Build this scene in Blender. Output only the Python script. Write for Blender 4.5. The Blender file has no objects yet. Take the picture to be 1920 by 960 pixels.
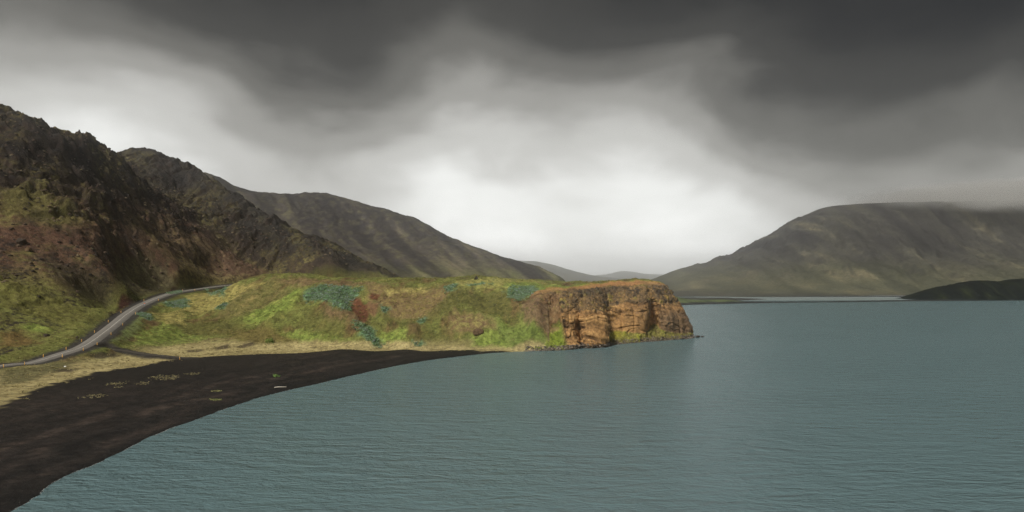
import bpy, bmesh, math, random
import numpy as np
from mathutils import Vector

# ------------------------------------------------------------------ camera, sky, sun, exposure
scene = bpy.context.scene
C = scene.collection
R = math.radians
CAM_H, F, HZ = 38.0, 1280.0, 517.0       # eye height above the lake, focal length and eye level of the 1920x960 photo

cam_d = bpy.data.cameras.new('camera'); cam = bpy.data.objects.new('camera', cam_d); C.objects.link(cam)
cam.location = (0, 0, CAM_H); cam.rotation_euler = (R(90), 0, 0)
cam_d.sensor_width = 36; cam_d.lens = 24; cam_d.shift_y = (HZ - 480) / 1920
cam_d.clip_start = 0.5; cam_d.clip_end = 20000
scene.camera = cam

SUN_EL, SUN_AZ = 44.0, 212.0             # azimuth clockwise from +Y (straight ahead): behind the camera, a little to the left
sun_d = bpy.data.lights.new('sun', 'SUN'); sun_d.energy = 1.5; sun_d.angle = R(10); sun_d.color = (1.0, 0.955, 0.88)
sun = bpy.data.objects.new('sun', sun_d); C.objects.link(sun)
sdir = Vector((math.sin(R(SUN_AZ)) * math.cos(R(SUN_EL)), math.cos(R(SUN_AZ)) * math.cos(R(SUN_EL)), math.sin(R(SUN_EL))))
sun.rotation_euler = sdir.to_track_quat('Z', 'Y').to_euler(); sun.location = (-300, -300, 900)

scene.view_settings.view_transform = 'Standard'; scene.view_settings.look = 'None'
scene.view_settings.exposure = 1.45; scene.view_settings.gamma = 1.0; scene.view_settings.use_curve_mapping = False
scene.render.engine = 'CYCLES'
scene.cycles.use_denoising = True; scene.cycles.denoising_prefilter = 'NONE'; scene.cycles.sample_clamp_indirect = 2.0
scene.cycles.volume_bounces = 5
scene.cycles.max_bounces = 8
scene.cycles.volume_step_rate = 2.0

def N(nt, typ, **kw):
    n = nt.nodes.new(typ)
    for k, v in kw.items():
        if k == 'inp':
            for kk, vv in v.items(): n.inputs[kk].default_value = vv
        else: setattr(n, k, v)
    return n
def math_node(nt, op, a, b=None, c=None, clamp=False):
    n = nt.nodes.new('ShaderNodeMath'); n.operation = op; n.use_clamp = clamp
    for i, v in enumerate((a, b, c)):
        if v is None: continue
        if isinstance(v, (int, float)): n.inputs[i].default_value = v
        else: nt.links.new(v, n.inputs[i])
    return n.outputs[0]
def ramp(nt, fac, stops, interp='LINEAR'):
    n = nt.nodes.new('ShaderNodeValToRGB'); cr = n.color_ramp; cr.interpolation = interp
    while len(cr.elements) < len(stops): cr.elements.new(0.5)
    for e, (p, c) in zip(cr.elements, stops):
        e.position = p; e.color = (*c, 1) if len(c) == 3 else c
    nt.links.new(fac, n.inputs[0]); return n.outputs[0]
def srgb(r, g, b):
    f = lambda c: (c / 255 / 12.92) if c <= 10.3 else ((c / 255 + 0.055) / 1.055) ** 2.4
    return (f(r), f(g), f(b))

def build_world():
    w = bpy.data.worlds.new('World'); scene.world = w; w.use_nodes = True
    nt = w.node_tree; nt.nodes.clear(); L = nt.links.new
    out = N(nt, 'ShaderNodeOutputWorld')
    tc = N(nt, 'ShaderNodeTexCoord'); sep = N(nt, 'ShaderNodeSeparateXYZ'); L(tc.outputs['Generated'], sep.inputs[0])
    x, y, z = sep.outputs
    zc = math_node(nt, 'MAXIMUM', z, 0.0)
    # cloud deck seen in perspective: direction projected on a flat layer
    den = math_node(nt, 'ADD', zc, 0.16)
    cx = math_node(nt, 'DIVIDE', x, den); cy = math_node(nt, 'DIVIDE', y, den)
    comb = N(nt, 'ShaderNodeCombineXYZ'); L(cx, comb.inputs[0]); L(cy, comb.inputs[1]); L(math_node(nt, 'MULTIPLY', z, 2.0), comb.inputs[2])
    n1 = N(nt, 'ShaderNodeTexNoise', inp={'Scale': 0.75, 'Detail': 3.0, 'Roughness': 0.45, 'Distortion': 0.3}); L(comb.outputs[0], n1.inputs['Vector'])
    mp = N(nt, 'ShaderNodeMapping'); mp.inputs['Scale'].default_value = (1, 1, 1.7); mp.inputs['Location'].default_value = (3.1, 1.7, 0.4)
    L(tc.outputs['Generated'], mp.inputs[0])
    n2 = N(nt, 'ShaderNodeTexNoise', inp={'Scale': 4.2, 'Detail': 4.0, 'Roughness': 0.48, 'Distortion': 0.25}); L(mp.outputs[0], n2.inputs['Vector'])
    # how low the dark deck hangs in each direction
    hor = math_node(nt, 'SQRT', math_node(nt, 'ADD', math_node(nt, 'MULTIPLY', x, x), math_node(nt, 'MULTIPLY', y, y)))
    az = math_node(nt, 'DIVIDE', x, math_node(nt, 'MAXIMUM', hor, 0.001))
    azn = math_node(nt, 'MULTIPLY_ADD', az, 0.5, 0.5)
    fc = N(nt, 'ShaderNodeFloatCurve'); cu = fc.mapping.curves[0]
    pts = [(0, .50), (.20, .50), (.27, .54), (.36, .74), (.42, .68), (.48, .55), (.55, .56), (.62, .64), (.68, .86), (.74, 1.0), (.80, 1.0), (1, .95)]
    cu.points[0].location = pts[0]; cu.points[1].location = pts[-1]
    for p in pts[1:-1]: cu.points.new(*p)
    fc.mapping.update(); L(azn, fc.inputs['Value'])
    low = math_node(nt, 'MULTIPLY_ADD', fc.outputs[0], 0.30, -0.222)
    # low hang matters only away from the horizon
    ze = math_node(nt, 'ADD', zc, math_node(nt, 'MULTIPLY', low, math_node(nt, 'MULTIPLY', zc, 8.0, clamp=True)))
    ze = math_node(nt, 'ADD', ze, math_node(nt, 'MULTIPLY_ADD', n1.outputs[0], 0.07, -0.035))
    ze = math_node(nt, 'ADD', ze, math_node(nt, 'MULTIPLY_ADD', n2.outputs[0], 0.20, -0.10))
    k = math_node(nt, 'MULTIPLY', ze, 2.0, clamp=True)      # 0..0.5 in sine of elevation
    col = ramp(nt, k, [(0.0, (.98, .985, .97)), (0.14, (.70, .705, .685)), (0.26, (.43, .426, .405)), (0.38, (.25, .245, .227)),
                       (0.50, (.112, .109, .098)), (0.62, (.045, .0435, .039)), (0.80, (.019, .0185, .0175)), (1.0, (.018, .0175, .017))], 'EASE')
    bg = N(nt, 'ShaderNodeBackground'); L(col, bg.inputs[0]); bg.inputs[1].default_value = 0.53
    sky = N(nt, 'ShaderNodeTexSky', sky_type='NISHITA'); sky.sun_disc = False
    sky.sun_elevation = R(SUN_EL); sky.sun_rotation = R(SUN_AZ)
    bg2 = N(nt, 'ShaderNodeBackground'); L(sky.outputs[0], bg2.inputs[0]); bg2.inputs[1].default_value = 0.05
    mix = N(nt, 'ShaderNodeMixShader', inp={0: 0.985}); L(bg2.outputs[0], mix.inputs[1]); L(bg.outputs[0], mix.inputs[2])
    L(mix.outputs[0], out.inputs[0])
build_world()

# ------------------------------------------------------------------ helpers
def tag(o, label=None, cat=None, group=None, kind=None):
    if label: o['label'] = label
    if cat: o['category'] = cat
    if group: o['group'] = group
    if kind: o['kind'] = kind
    return o
def at(px, py, Y):
    """world point on the line of sight of photo pixel (px, py) at distance Y"""
    return ((px - 960) / F * Y, Y, CAM_H - (py - HZ) / F * Y)

_rng = np.random.RandomState(7)
_perm = np.concatenate([_rng.permutation(256)] * 3).astype(np.int32)
_ang = _rng.rand(256) * 2 * np.pi
_gx, _gy = np.cos(_ang).astype(np.float32), np.sin(_ang).astype(np.float32)
_val = _rng.rand(256).astype(np.float32) * 2 - 1
def perlin(x, y, seed=0):
    x = np.asarray(x, np.float64) + seed * 17.31; y = np.asarray(y, np.float64) + seed * 9.77
    xf = np.floor(x); yf = np.floor(y)
    ix = xf.astype(np.int32) & 255; iy = yf.astype(np.int32) & 255
    fx = (x - xf).astype(np.float32); fy = (y - yf).astype(np.float32)
    u = fx * fx * fx * (fx * (fx * 6 - 15) + 10); v = fy * fy * fy * (fy * (fy * 6 - 15) + 10)
    def g(dx, dy):
        h = _perm[_perm[(ix + dx) & 255] + ((iy + dy) & 255)]
        return _gx[h] * (fx - dx) + _gy[h] * (fy - dy)
    a = g(0, 0); b = g(1, 0); c = g(0, 1); d = g(1, 1)
    return 1.5 * ((a + u * (b - a)) + v * ((c + u * (d - c)) - (a + u * (b - a))))
def fbm(x, y, wl, octs=4, gain=0.5, seed=0, ridged=False):
    s = 0; a = 1.0; t = 0
    for o in range(octs):
        ca, sa = math.cos(0.6 * o + seed), math.sin(0.6 * o + seed)
        n = perlin((x * ca - y * sa) / wl, (x * sa + y * ca) / wl, seed + o * 3)
        if ridged: n = 1 - 2 * np.abs(n)
        s = s + a * n; t += a; a *= gain; wl *= 0.5
    return s / t
def noise3(x, y, z, seed=0):
    x = np.asarray(x, np.float64) + seed * 13.1; y = np.asarray(y, np.float64) + seed * 7.3; z = np.asarray(z, np.float64) + seed * 3.7
    xf, yf, zf = np.floor(x), np.floor(y), np.floor(z)
    ix, iy, iz = [v.astype(np.int32) & 255 for v in (xf, yf, zf)]
    f = [(a - b).astype(np.float32) for a, b in ((x, xf), (y, yf), (z, zf))]
    u, v, w = [t * t * (3 - 2 * t) for t in f]
    def g(dx, dy, dz): return _val[_perm[_perm[_perm[(ix + dx) & 255] + ((iy + dy) & 255)] + ((iz + dz) & 255)]]
    def lx(dy, dz): a = g(0, dy, dz); return a + u * (g(1, dy, dz) - a)
    def ly(dz): a = lx(0, dz); return a + v * (lx(1, dz) - a)
    a = ly(0); return a + w * (ly(1) - a)
def fbm3(x, y, z, octs=4, gain=0.5, seed=0):
    s = 0; a = 1.0; t = 0; k = 1.0
    for o in range(octs):
        s = s + a * noise3(x * k, y * k, z * k, seed + o); t += a; a *= gain; k *= 2.03
    return s / t
def sstep(a, b, x):
    t = np.clip((x - a) / (b - a), 0, 1); return t * t * (3 - 2 * t)

class TPS:
    """smooth surface through scattered 3D points"""
    def __init__(s, pts, lam=0.0):
        P = np.array(pts, np.float64); s.c = P[:, :2]; n = len(P); s.sc = 100.0
        c = s.c / s.sc; d2 = ((c[:, None] - c[None]) ** 2).sum(-1)
        K = 0.5 * d2 * np.log(d2 + 1e-12) + lam * np.eye(n)
        Q = np.hstack([np.ones((n, 1)), c]); A = np.zeros((n + 3, n + 3)); A[:n, :n] = K; A[:n, n:] = Q; A[n:, :n] = Q.T
        w = np.linalg.solve(A, np.concatenate([P[:, 2], np.zeros(3)])); s.w = w[:n]; s.a = w[n:]
    def __call__(s, x, y):
        sh = np.shape(x); x = np.ravel(x) / s.sc; y = np.ravel(y) / s.sc; out = np.empty(len(x), np.float64)
        cx = s.c[:, 0] / s.sc; cy = s.c[:, 1] / s.sc
        for i in range(0, len(x), 40000):
            xs = x[i:i + 40000]; ys = y[i:i + 40000]
            d2 = (xs[:, None] - cx) ** 2 + (ys[:, None] - cy) ** 2
            out[i:i + 40000] = (0.5 * d2 * np.log(d2 + 1e-12)) @ s.w + s.a[0] + s.a[1] * xs + s.a[2] * ys
        return out.reshape(sh)

def poly_sd(x, y, poly):
    """signed distance to a closed polygon in plan, positive inside"""
    x = np.asarray(x, np.float32); y = np.asarray(y, np.float32); d = np.full(x.shape, 1e18, np.float32); ins = np.zeros(x.shape, bool)
    n = len(poly)
    for i in range(n):
        ax, ay = poly[i][:2]; bx, by = poly[(i + 1) % n][:2]
        ex, ey = bx - ax, by - ay; l2 = ex * ex + ey * ey + 1e-9
        t = np.clip(((x - ax) * ex + (y - ay) * ey) / l2, 0, 1)
        np.minimum(d, (x - ax - t * ex) ** 2 + (y - ay - t * ey) ** 2, out=d)
        if ay != by:
            c = ((ay > y) != (by > y)) & (x < (bx - ax) * (y - ay) / (by - ay) + ax); ins ^= c
    d = np.sqrt(d); return np.where(ins, d, -d)
def line_dist(x, y, pts):
    """distance to an open polyline with values: returns distance, interpolated z"""
    x = np.asarray(x, np.float32); y = np.asarray(y, np.float32); d = np.full(x.shape, 1e18, np.float32); zz = np.zeros(x.shape, np.float32)
    for (ax, ay, az), (bx, by, bz) in zip(pts[:-1], pts[1:]):
        ex, ey = bx - ax, by - ay; l2 = ex * ex + ey * ey + 1e-9
        t = np.clip(((x - ax) * ex + (y - ay) * ey) / l2, 0, 1)
        dd = (x - ax - t * ex) ** 2 + (y - ay - t * ey) ** 2
        m = dd < d; d[m] = dd[m]; zz[m] = (az + t * (bz - az))[m]
    return np.sqrt(d), zz
def smooth_path(pts, n):
    """Catmull-Rom through 3D points"""
    P = np.array(pts, float); P = np.vstack([2 * P[0] - P[1], P, 2 * P[-1] - P[-2]]); out = []
    for i in range(1, len(P) - 2):
        for t in np.linspace(0, 1, n, endpoint=False):
            p0, p1, p2, p3 = P[i - 1:i + 3]
            out.append(0.5 * (2 * p1 + (p2 - p0) * t + (2 * p0 - 5 * p1 + 4 * p2 - p3) * t * t + (3 * p1 - p0 - 3 * p2 + p3) * t ** 3))
    out.append(P[-2]); return np.array(out)

def mesh_from(name, verts, quads, mat, attrs=None, smooth=True, parent=None):
    me = bpy.data.meshes.new(name); verts = np.ascontiguousarray(verts, np.float32); quads = np.ascontiguousarray(quads, np.int32)
    k = quads.shape[1]
    me.vertices.add(len(verts)); me.vertices.foreach_set('co', verts.ravel())
    me.loops.add(quads.size); me.loops.foreach_set('vertex_index', quads.ravel())
    me.polygons.add(len(quads)); me.polygons.foreach_set('loop_start', np.arange(0, quads.size, k, dtype=np.int32))
    me.polygons.foreach_set('loop_total', np.full(len(quads), k, np.int32))
    me.update(calc_edges=True)
    me.polygons.foreach_set('use_smooth', np.full(len(quads), smooth))
    for nm, arr in (attrs or {}).items():
        a = me.attributes.new(nm, 'FLOAT_COLOR', 'POINT'); c = np.ones((len(verts), 4), np.float32); c[:, :3] = arr; a.data.foreach_set('color', c.ravel())
    me.materials.append(mat)
    o = bpy.data.objects.new(name, me); C.objects.link(o); o.parent = parent
    return o
def grid_quads(ny, nx, keep=None):
    i = np.arange(ny * nx, dtype=np.int32).reshape(ny, nx)
    q = np.stack([i[:-1, :-1], i[:-1, 1:], i[1:, 1:], i[1:, :-1]], -1).reshape(-1, 4)
    if keep is not None:
        k = keep[:-1, :-1] | keep[:-1, 1:] | keep[1:, 1:] | keep[1:, :-1]; q = q[k.ravel()]
    return q
def compact(verts, quads, attrs):
    used = np.zeros(len(verts), bool); used[quads.ravel()] = True; m = np.cumsum(used) - 1
    return verts[used], m[quads], {k: v[used] for k, v in attrs.items()}

def ground_material(name, grain=0.75, bump=0.5, speck=(0.47, 0.60), spec=0.15, speck_scale=0.34, aniso=(1, 1, 1), relief=False):
    m = bpy.data.materials.new(name); m.use_nodes = True; nt = m.node_tree; L = nt.links.new
    b = nt.nodes['Principled BSDF']; b.inputs['Roughness'].default_value = 0.95; b.inputs['Specular IOR Level'].default_value = spec
    tc = N(nt, 'ShaderNodeTexCoord'); mp = N(nt, 'ShaderNodeMapping'); mp.inputs['Scale'].default_value = aniso; L(tc.outputs['Object'], mp.inputs[0])
    a1 = N(nt, 'ShaderNodeAttribute', attribute_name='albedo'); a2 = N(nt, 'ShaderNodeAttribute', attribute_name='speckle')
    ns = N(nt, 'ShaderNodeTexNoise', inp={'Scale': speck_scale, 'Detail': 5.0, 'Roughness': 0.65}); L(mp.outputs[0], ns.inputs['Vector'])
    f = N(nt, 'ShaderNodeMapRange', inp={1: speck[0], 2: speck[1]}); L(ns.outputs[0], f.inputs[0])
    mx = N(nt, 'ShaderNodeMix', data_type='RGBA'); L(f.outputs[0], mx.inputs[0]); L(a1.outputs[0], mx.inputs[6]); L(a2.outputs[0], mx.inputs[7])
    ng = N(nt, 'ShaderNodeTexNoise', inp={'Scale': grain, 'Detail': 6.0, 'Roughness': 0.7}); L(mp.outputs[0], ng.inputs['Vector'])
    g = N(nt, 'ShaderNodeMapRange', inp={1: 0.25, 2: 0.75, 3: 0.42, 4: 1.58}); L(ng.outputs[0], g.inputs[0])
    mu = N(nt, 'ShaderNodeMix', data_type='RGBA', blend_type='MULTIPLY'); mu.inputs[0].default_value = 1; L(mx.outputs[2], mu.inputs[6]); L(g.outputs[0], mu.inputs[7])
    L(mu.outputs[2], b.inputs['Base Color'])
    bp = N(nt, 'ShaderNodeBump', inp={'Strength': 0.8, 'Distance': bump}); L(ng.outputs[0], bp.inputs['Height'])
    if relief:
        ar = N(nt, 'ShaderNodeAttribute', attribute_name='relief'); L(math_node(nt, 'MULTIPLY', ar.outputs['Fac'], 0.9), bp.inputs['Strength']); L(bp.outputs[0], b.inputs['Normal'])
    return m
def plain_material(name, col, rough=0.7, spec=0.3, var=0.15, scale=3.0):
    m = bpy.data.materials.new(name); m.use_nodes = True; nt = m.node_tree; b = nt.nodes['Principled BSDF']
    b.inputs['Roughness'].default_value = rough; b.inputs['Specular IOR Level'].default_value = spec
    tc = N(nt, 'ShaderNodeTexCoord'); ng = N(nt, 'ShaderNodeTexNoise', inp={'Scale': scale, 'Detail': 4.0}); nt.links.new(tc.outputs['Object'], ng.inputs['Vector'])
    c = ramp(nt, ng.outputs[0], [(0.3, tuple(v * (1 - var) for v in col)), (0.7, tuple(min(1, v * (1 + var)) for v in col))])
    nt.links.new(c, b.inputs['Base Color']); return m

def mixc(base, col, m):
    """lay a colour over base by mask m"""
    return base + (np.asarray(col, np.float32) - base) * m[..., None]

# ------------------------------------------------------------------ near land: beach, road side, headland slopes, first two hills
ROAD = [(-214, 60, 6.2), (-207, 130, 5.8), (-198, 190, 5.2), at(0, 686.5, 251), at(60, 680, 262), at(115, 664, 276), at(160, 648, 292), at(200, 620, 325), at(225, 600, 350),
        at(240, 588, 368), at(270, 570, 405), at(320, 551, 460), at(380, 541, 510), at(440, 534, 555), (-205, 583, 31.2), (-168, 600, 30.5), (-120, 612, 29)]
ROADC = smooth_path(ROAD, 14)
TRACK = smooth_path([at(165, 650, 291), at(200, 654, 297), at(240, 659, 297), at(280, 665, 294), at(330, 670, 292.5), at(352, 671.5, 294)], 10)

SHORE_PX = [(20, 958), (100, 905), (200, 860), (300, 812), (400, 775), (500, 742), (600, 718), (700, 695), (800, 676), (900, 664), (975, 659)]
def on_lake(px, py): Y = CAM_H * F / (py - HZ); return ((px - 960) / F * Y, Y)
SHORE = [tuple(p[:2]) for p in smooth_path([(-92, 40, 0), (-87, 80, 0)] + [on_lake(*p) + (0,) for p in SHORE_PX], 4)]

# cliff of the headland: profiles from the water up to the plateau, west to east and round the point
CLIFF = [
 [(985,659,343),(988,640,350),(985,610,360),(983,590,365),(985,565,378),(992,548,390),(1000,535,410)],
 [(1015,658,345),(1015,640,350),(1010,615,354),(1005,585,360),(1012,562,370),(1020,548,382),(1020,534,415)],
 [(1045,657,347),(1040,640,352),(1038,615,358),(1038,585,366),(1042,562,376),(1048,546,386),(1050,534,415)],
 [(1068,655.5,350),(1066,640,352),(1058,610,356),(1052,585,359),(1052,563,368),(1058,545,383),(1065,533,415)],
 [(1085,653.5,356),(1083,640,358),(1077,610,361),(1074,580,364),(1076,562,372),(1085,543,388),(1090,532,420)],
 [(1091,652.5,360),(1089,640,366),(1086,612,370),(1086,588,367),(1092,565,376),(1097,542,392),(1100,531,425)],
 [(1103,653,357),(1102,640,358),(1098,610,360),(1098,583,363),(1105,568,374),(1112,540,396),(1115,530,430)],
 [(1136,651,363),(1138,640,364),(1137,610,367),(1130,587,370),(1125,570,380),(1128,538,402),(1130,529,435)],
 [(1146,647.5,373),(1146,622,386),(1143,605,390),(1141,580,390),(1142,563,396),(1145,536,410),(1145,528,440)],
 [(1178,644,383),(1178,624,391),(1176,600,392),(1175,568,393),(1175,555,402),(1172,535,415),(1170,527,445)],
 [(1210,641.5,391),(1214,624,396),(1214,600,396),(1212,568,398),(1208,552,406),(1205,534,418),(1200,526,450)],
 [(1228,640,395),(1227,606,412),(1226,592,414),(1224,568,411),(1222,552,412),(1220,534,422),(1212,527,452)],
 [(1246,638.5,400),(1242,620,405),(1240,600,405),(1238,570,406),(1236,553,413),(1232,535,424),(1222,528,455)],
 [(1278,636,408),(1278,625,411),(1272,600,413),(1262,573,416),(1252,552,420),(1244,536,428),(1230,529,458)],
 [(1301,633,418),(1299,622,420),(1291,595,424),(1278,570,428),(1258,548,433),(1249,537,438),(1234,530,462)],
]
CLW = [[at(*p) for p in c] for c in CLIFF]
CLW += [[(107,440,0),(105,441,4),(102,442,11),(97,443,19),(91,445,26),(88,448,30),(80,468,32)],
        [(95,468,0),(93,468,4),(90,469,11),(86,470,18),(82,471,25),(78,474,30),(70,480,32)],
        [(66,496,0),(65,495,4),(62,492,11),(58,489,18),(54,487,24),(50,485,29),(45,482,31)],
        [(30,520,0),(29,518,4),(27,514,11),(24,509,18),(22,504,24),(20,500,28),(16,492,30)]]

SEEN = [  # visible ground: photo pixel and distance
 (0,762,185),(60,745,199),(0,800,165),(0,860,140),(170,700,248),(100,728,215),(330,672,293),(500,663,311),(640,655,331),(760,655,333),(880,657,338),(500,700,249),(300,740,212),(200,800,168),(400,715,234),(640,680,285),
 (0,720,222),(60,720,224),(100,700,245),(170,690,259),(230,672,287),(300,655,320),(400,650,335),(480,647,346),(300,630,346),(380,630,362),(330,610,366),(262,612,350),(290,592,376),
 (390,600,377),(440,600,376),(340,575,412),(380,560,440),(420,548,475),(400,575,408),(450,560,405),
 (450,530,432),(510,520,425),(560,520,418),(650,527,403),(740,530.5,398),(800,531,400),(880,523,418),(880,541,384),(960,537,392),(960,526,440),(1000,526,445),
 (620,650,345),(720,652,347),(820,653,348),(900,654,348),(960,656,346),(560,648,347),
 (510,600,372),(510,560,395),(580,600,366),(580,560,386),(650,600,362),(650,560,380),(740,610,360),(740,565,377),(830,610,361),(830,565,379),(900,600,362),(900,560,378),(950,610,360),(950,575,370),
 # hill behind the road
 (0,650,285),(0,600,310),(100,640,300),(100,600,330),(180,580,372),(0,520,350),(100,520,370),(200,520,402),(160,560,380),(200,560,398),
 (300,520,485),(290,472,495),(260,480,480),(330,500,500),(340,535,490),(230,540,425),(235,510,450),(400,522,550),(400,500,565),(450,500,588),(450,515,576),(485,516,592),(370,500,540),(370,440,578),(250,560,408),(300,545,470),
 (0,450,380),(0,380,405),(0,300,435),(0,212,462),(100,450,402),(100,380,432),(100,300,465),(100,235,492),(50,207,472),(160,262,512),(220,297,542),(20,211,466),(130,250,502),(190,283,527),
 (200,450,440),(200,380,480),(200,320,522),(300,420,540),(270,340,562),(300,365,577),(350,410,592),(350,460,548),(400,480,574),(400,445,596),(250,430,490),
 # second hill
 (285,283,700),(250,287,712),(345,312,690),(370,318,687),(400,335,690),(450,368,685),(500,400,672),(540,430,662),(600,445,652),(650,478,640),(700,500,632),(760,528,622),
 (330,350,662),(300,325,660),(400,400,642),(450,420,645),(450,450,622),(450,480,612),(500,450,636),(500,490,618),(560,480,622),(560,450,645),(620,500,612),(650,500,625),(700,520,618),(540,505,615),
]
HID = [(-187,60,6),(-150,60,3.2),(-120,90,2.6),(-105,60,1),(-230,60,9),(-260,120,16),(-250,200,18),(-300,60,25),(-330,150,38),(-330,250,55),(-430,60,45),(-430,150,60),(-430,250,75),(-430,340,95),(-430,420,130),(-430,480,150),
 (-40,120,-3),(-30,200,-3),(0,300,-3),(40,320,-3),(-20,60,-3),(100,60,-3),(140,200,-3),(100,360,-3),(140,430,-3),(130,520,-3),(60,570,-3),(0,640,-3),(140,640,-3),(140,800,-3),(20,760,-3),
 (-100,440,32),(-100,500,27),(-30,450,33),(-30,520,28),(-30,570,15),(-100,570,26),(-160,500,31),(-175,560,31),(30,440,33.5),(30,480,31),(65,455,33),(60,480,28),(-60,640,18),(-20,600,0),(-60,720,8),(-110,680,18),(-110,760,10),(-180,720,40),(-200,790,35),
 (-340,600,112),(-400,600,120),(-370,560,125),(-430,620,125),(-416,725,162),(-369,760,150),(-300,740,105),(-250,720,72),(-280,800,60),(-430,800,140),(-360,520,140),(-420,530,135),(-330,575,112)]
CTRL = [at(*p) for p in SEEN] + HID + [tuple(p) for p in ROADC[::14]]
CTRL += [(x, y, 0) for x, y in SHORE[::4]] + [c[6] for c in CLW[:15]] + [c[5] for c in CLW[:15:2]]
CTRL += [tuple(p) for c in CLW[0:4] for p in c[1:5]]
land_tps = TPS(CTRL, 5e-4)

STEP = 0.75
gx = np.arange(-430, 131, STEP); gy = np.arange(55, 800, STEP)
GX, GY = np.meshgrid(gx, gy)
def refine(Z):
    """midpoints between the samples of a coarse grid"""
    a = np.empty((Z.shape[0], Z.shape[1] * 2 - 1)); a[:, ::2] = Z; a[:, 1::2] = .5 * (Z[:, 1:] + Z[:, :-1])
    b = np.empty((a.shape[0] * 2 - 1, a.shape[1])); b[::2] = a; b[1::2] = .5 * (a[1:] + a[:-1]); return b
_cx = np.append(gx[::2], gx[::2][-1] + 2 * STEP); _cy = np.append(gy[::2], gy[::2][-1] + 2 * STEP)
H0 = refine(land_tps(*np.meshgrid(_cx, _cy)))[:len(gy), :len(gx)]
hill_poly = [(p[0] - 5, p[1]) for p in ROADC[::6] if p[1] < 560] + [(-212, 588), (-170, 608), (-120, 620), (-95, 622), (-60, 660), (-60, 820), (-460, 820), (-460, 40), (-222, 40)]
SD_HILL = poly_sd(GX, GY, hill_poly)
lake_poly = SHORE + [c[0][:2] for c in CLW] + [(0, 600), (-20, 660), (-30, 820), (600, 820), (600, 30)]
SD_LAKE = poly_sd(GX, GY, lake_poly)
SD_LAKE = SD_LAKE + fbm(GX, GY, 9, 3, seed=34) * 0.7
RD, RZ = line_dist(GX, GY, [tuple(p) for p in ROADC])
TD, TZ = line_dist(GX, GY, [tuple(p) for p in TRACK])
hillm = sstep(2, 30, SD_HILL)
BEACH = [(-160, 30), (-139, 185), (-150, 215), (-153, 248), at(240, 690, 262)[:2], at(330, 674, 290)[:2], at(400, 668, 302)[:2], at(500, 663, 311)[:2], at(560, 656, 328)[:2], at(640, 655, 333)[:2], at(760, 655, 336)[:2], at(880, 656, 342)[:2], at(950, 659, 342)[:2], (60, 300), (60, 30)]
SD_BEACH = poly_sd(GX, GY, BEACH)
beachm = sstep(-6, 4, SD_BEACH)

# spurs, gullies and hollows of the headland slopes: (photo pixels along the line, half width, height)
LAND = H0
def land_z(x, y):
    x = np.asarray(x, float); y = np.asarray(y, float)
    fx = np.clip((x - gx[0]) / STEP, 0, len(gx) - 1.001); fy = np.clip((y - gy[0]) / STEP, 0, len(gy) - 1.001)
    ix = fx.astype(int); iy = fy.astype(int); u = fx - ix; v = fy - iy
    return (LAND[iy, ix] * (1 - u) + LAND[iy, ix + 1] * u) * (1 - v) + (LAND[iy + 1, ix] * (1 - u) + LAND[iy + 1, ix + 1] * u) * v
def ground_at(px, py, y0=70, y1=790):
    """first point of the land on the line of sight of a photo pixel"""
    Y = np.arange(y0, y1, 0.4); X = (px - 960) / F * Y; Z = CAM_H - (py - HZ) / F * Y
    hit = np.nonzero(land_z(X, Y) >= Z)[0]
    i = hit[0] if len(hit) else len(Y) - 1
    return (X[i], Y[i], float(land_z(X[i], Y[i])))
def region(pxpoly): return [ground_at(*p)[:2] for p in pxpoly]
FEAT = np.zeros_like(H0)
for line, hw, amp in [([(600,540),(560,550),(535,580),(505,605)], 4, 2.2), ([(610,563),(640,585),(690,630)], 6, 2.4), ([(850,545),(838,572),(790,610),(760,640)], 5, 2.4),
                      ([(530,550),(500,580),(470,605)], 9, -2.6), ([(650,550),(672,580),(690,605),(720,645)], 5, -2.4), ([(775,555),(770,620)], 10, -1.2), ([(580,560),(570,600),(560,630)], 8, -1.5),
                      ([(870,590),(900,600),(915,612)], 7, -1.8), ([(900,555),(905,575)], 10, -1.6), ([(838,600),(860,576),(905,588),(940,606)], 2.5, 1.3), ([(770,612),(778,632)], 4, 1.2), ([(960,570),(990,590)], 5, 1.5),
                      ([(440,545),(400,575),(360,600)], 4, -1.4), ([(470,545),(430,575),(400,590)], 5, 1.4), ([(905,624),(920,628)], 2.2, 1.6)]:
    P_ = [ground_at(*p) for p in line]; dd, _ = line_dist(GX, GY, P_); FEAT += amp * np.exp(-(dd / hw) ** 2)
kn = at(893, 521, 420); FEAT += 2.0 * np.exp(-((GX - kn[0]) ** 2 + (GY - kn[1]) ** 2) / 9 ** 2)
wx = fbm(GX, GY, 30, 3, seed=11) * 8; wy = fbm(GX, GY, 30, 3, seed=12) * 8
rough = np.clip(hillm, 0, 1)
far2 = sstep(560, 640, GY)
rid = fbm(GX + wx, GY + wy, 42, 5, 0.52, seed=1, ridged=True)
crag = fbm(GX + wx * .6, GY + wy * .6, 14, 4, 0.55, seed=2, ridged=True)
lump = fbm(GX, GY, 6, 3, 0.5, seed=3)
cragmask = sstep(-0.1, 0.5, fbm(GX, GY, 55, 3, seed=5) + 0.3 * sstep(60, 120, H0))
nrock = fbm(GX, GY, 60, 3, seed=65) + 0.35 * sstep(60, 110, H0) - 0.5 * sstep(34, 18, H0)
h = H0 + FEAT + rough * (rid * 2.4 + crag * (0.3 + 0.8 * cragmask) + lump * 0.4 - 2.4 * sstep(85, 125, H0))
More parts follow.
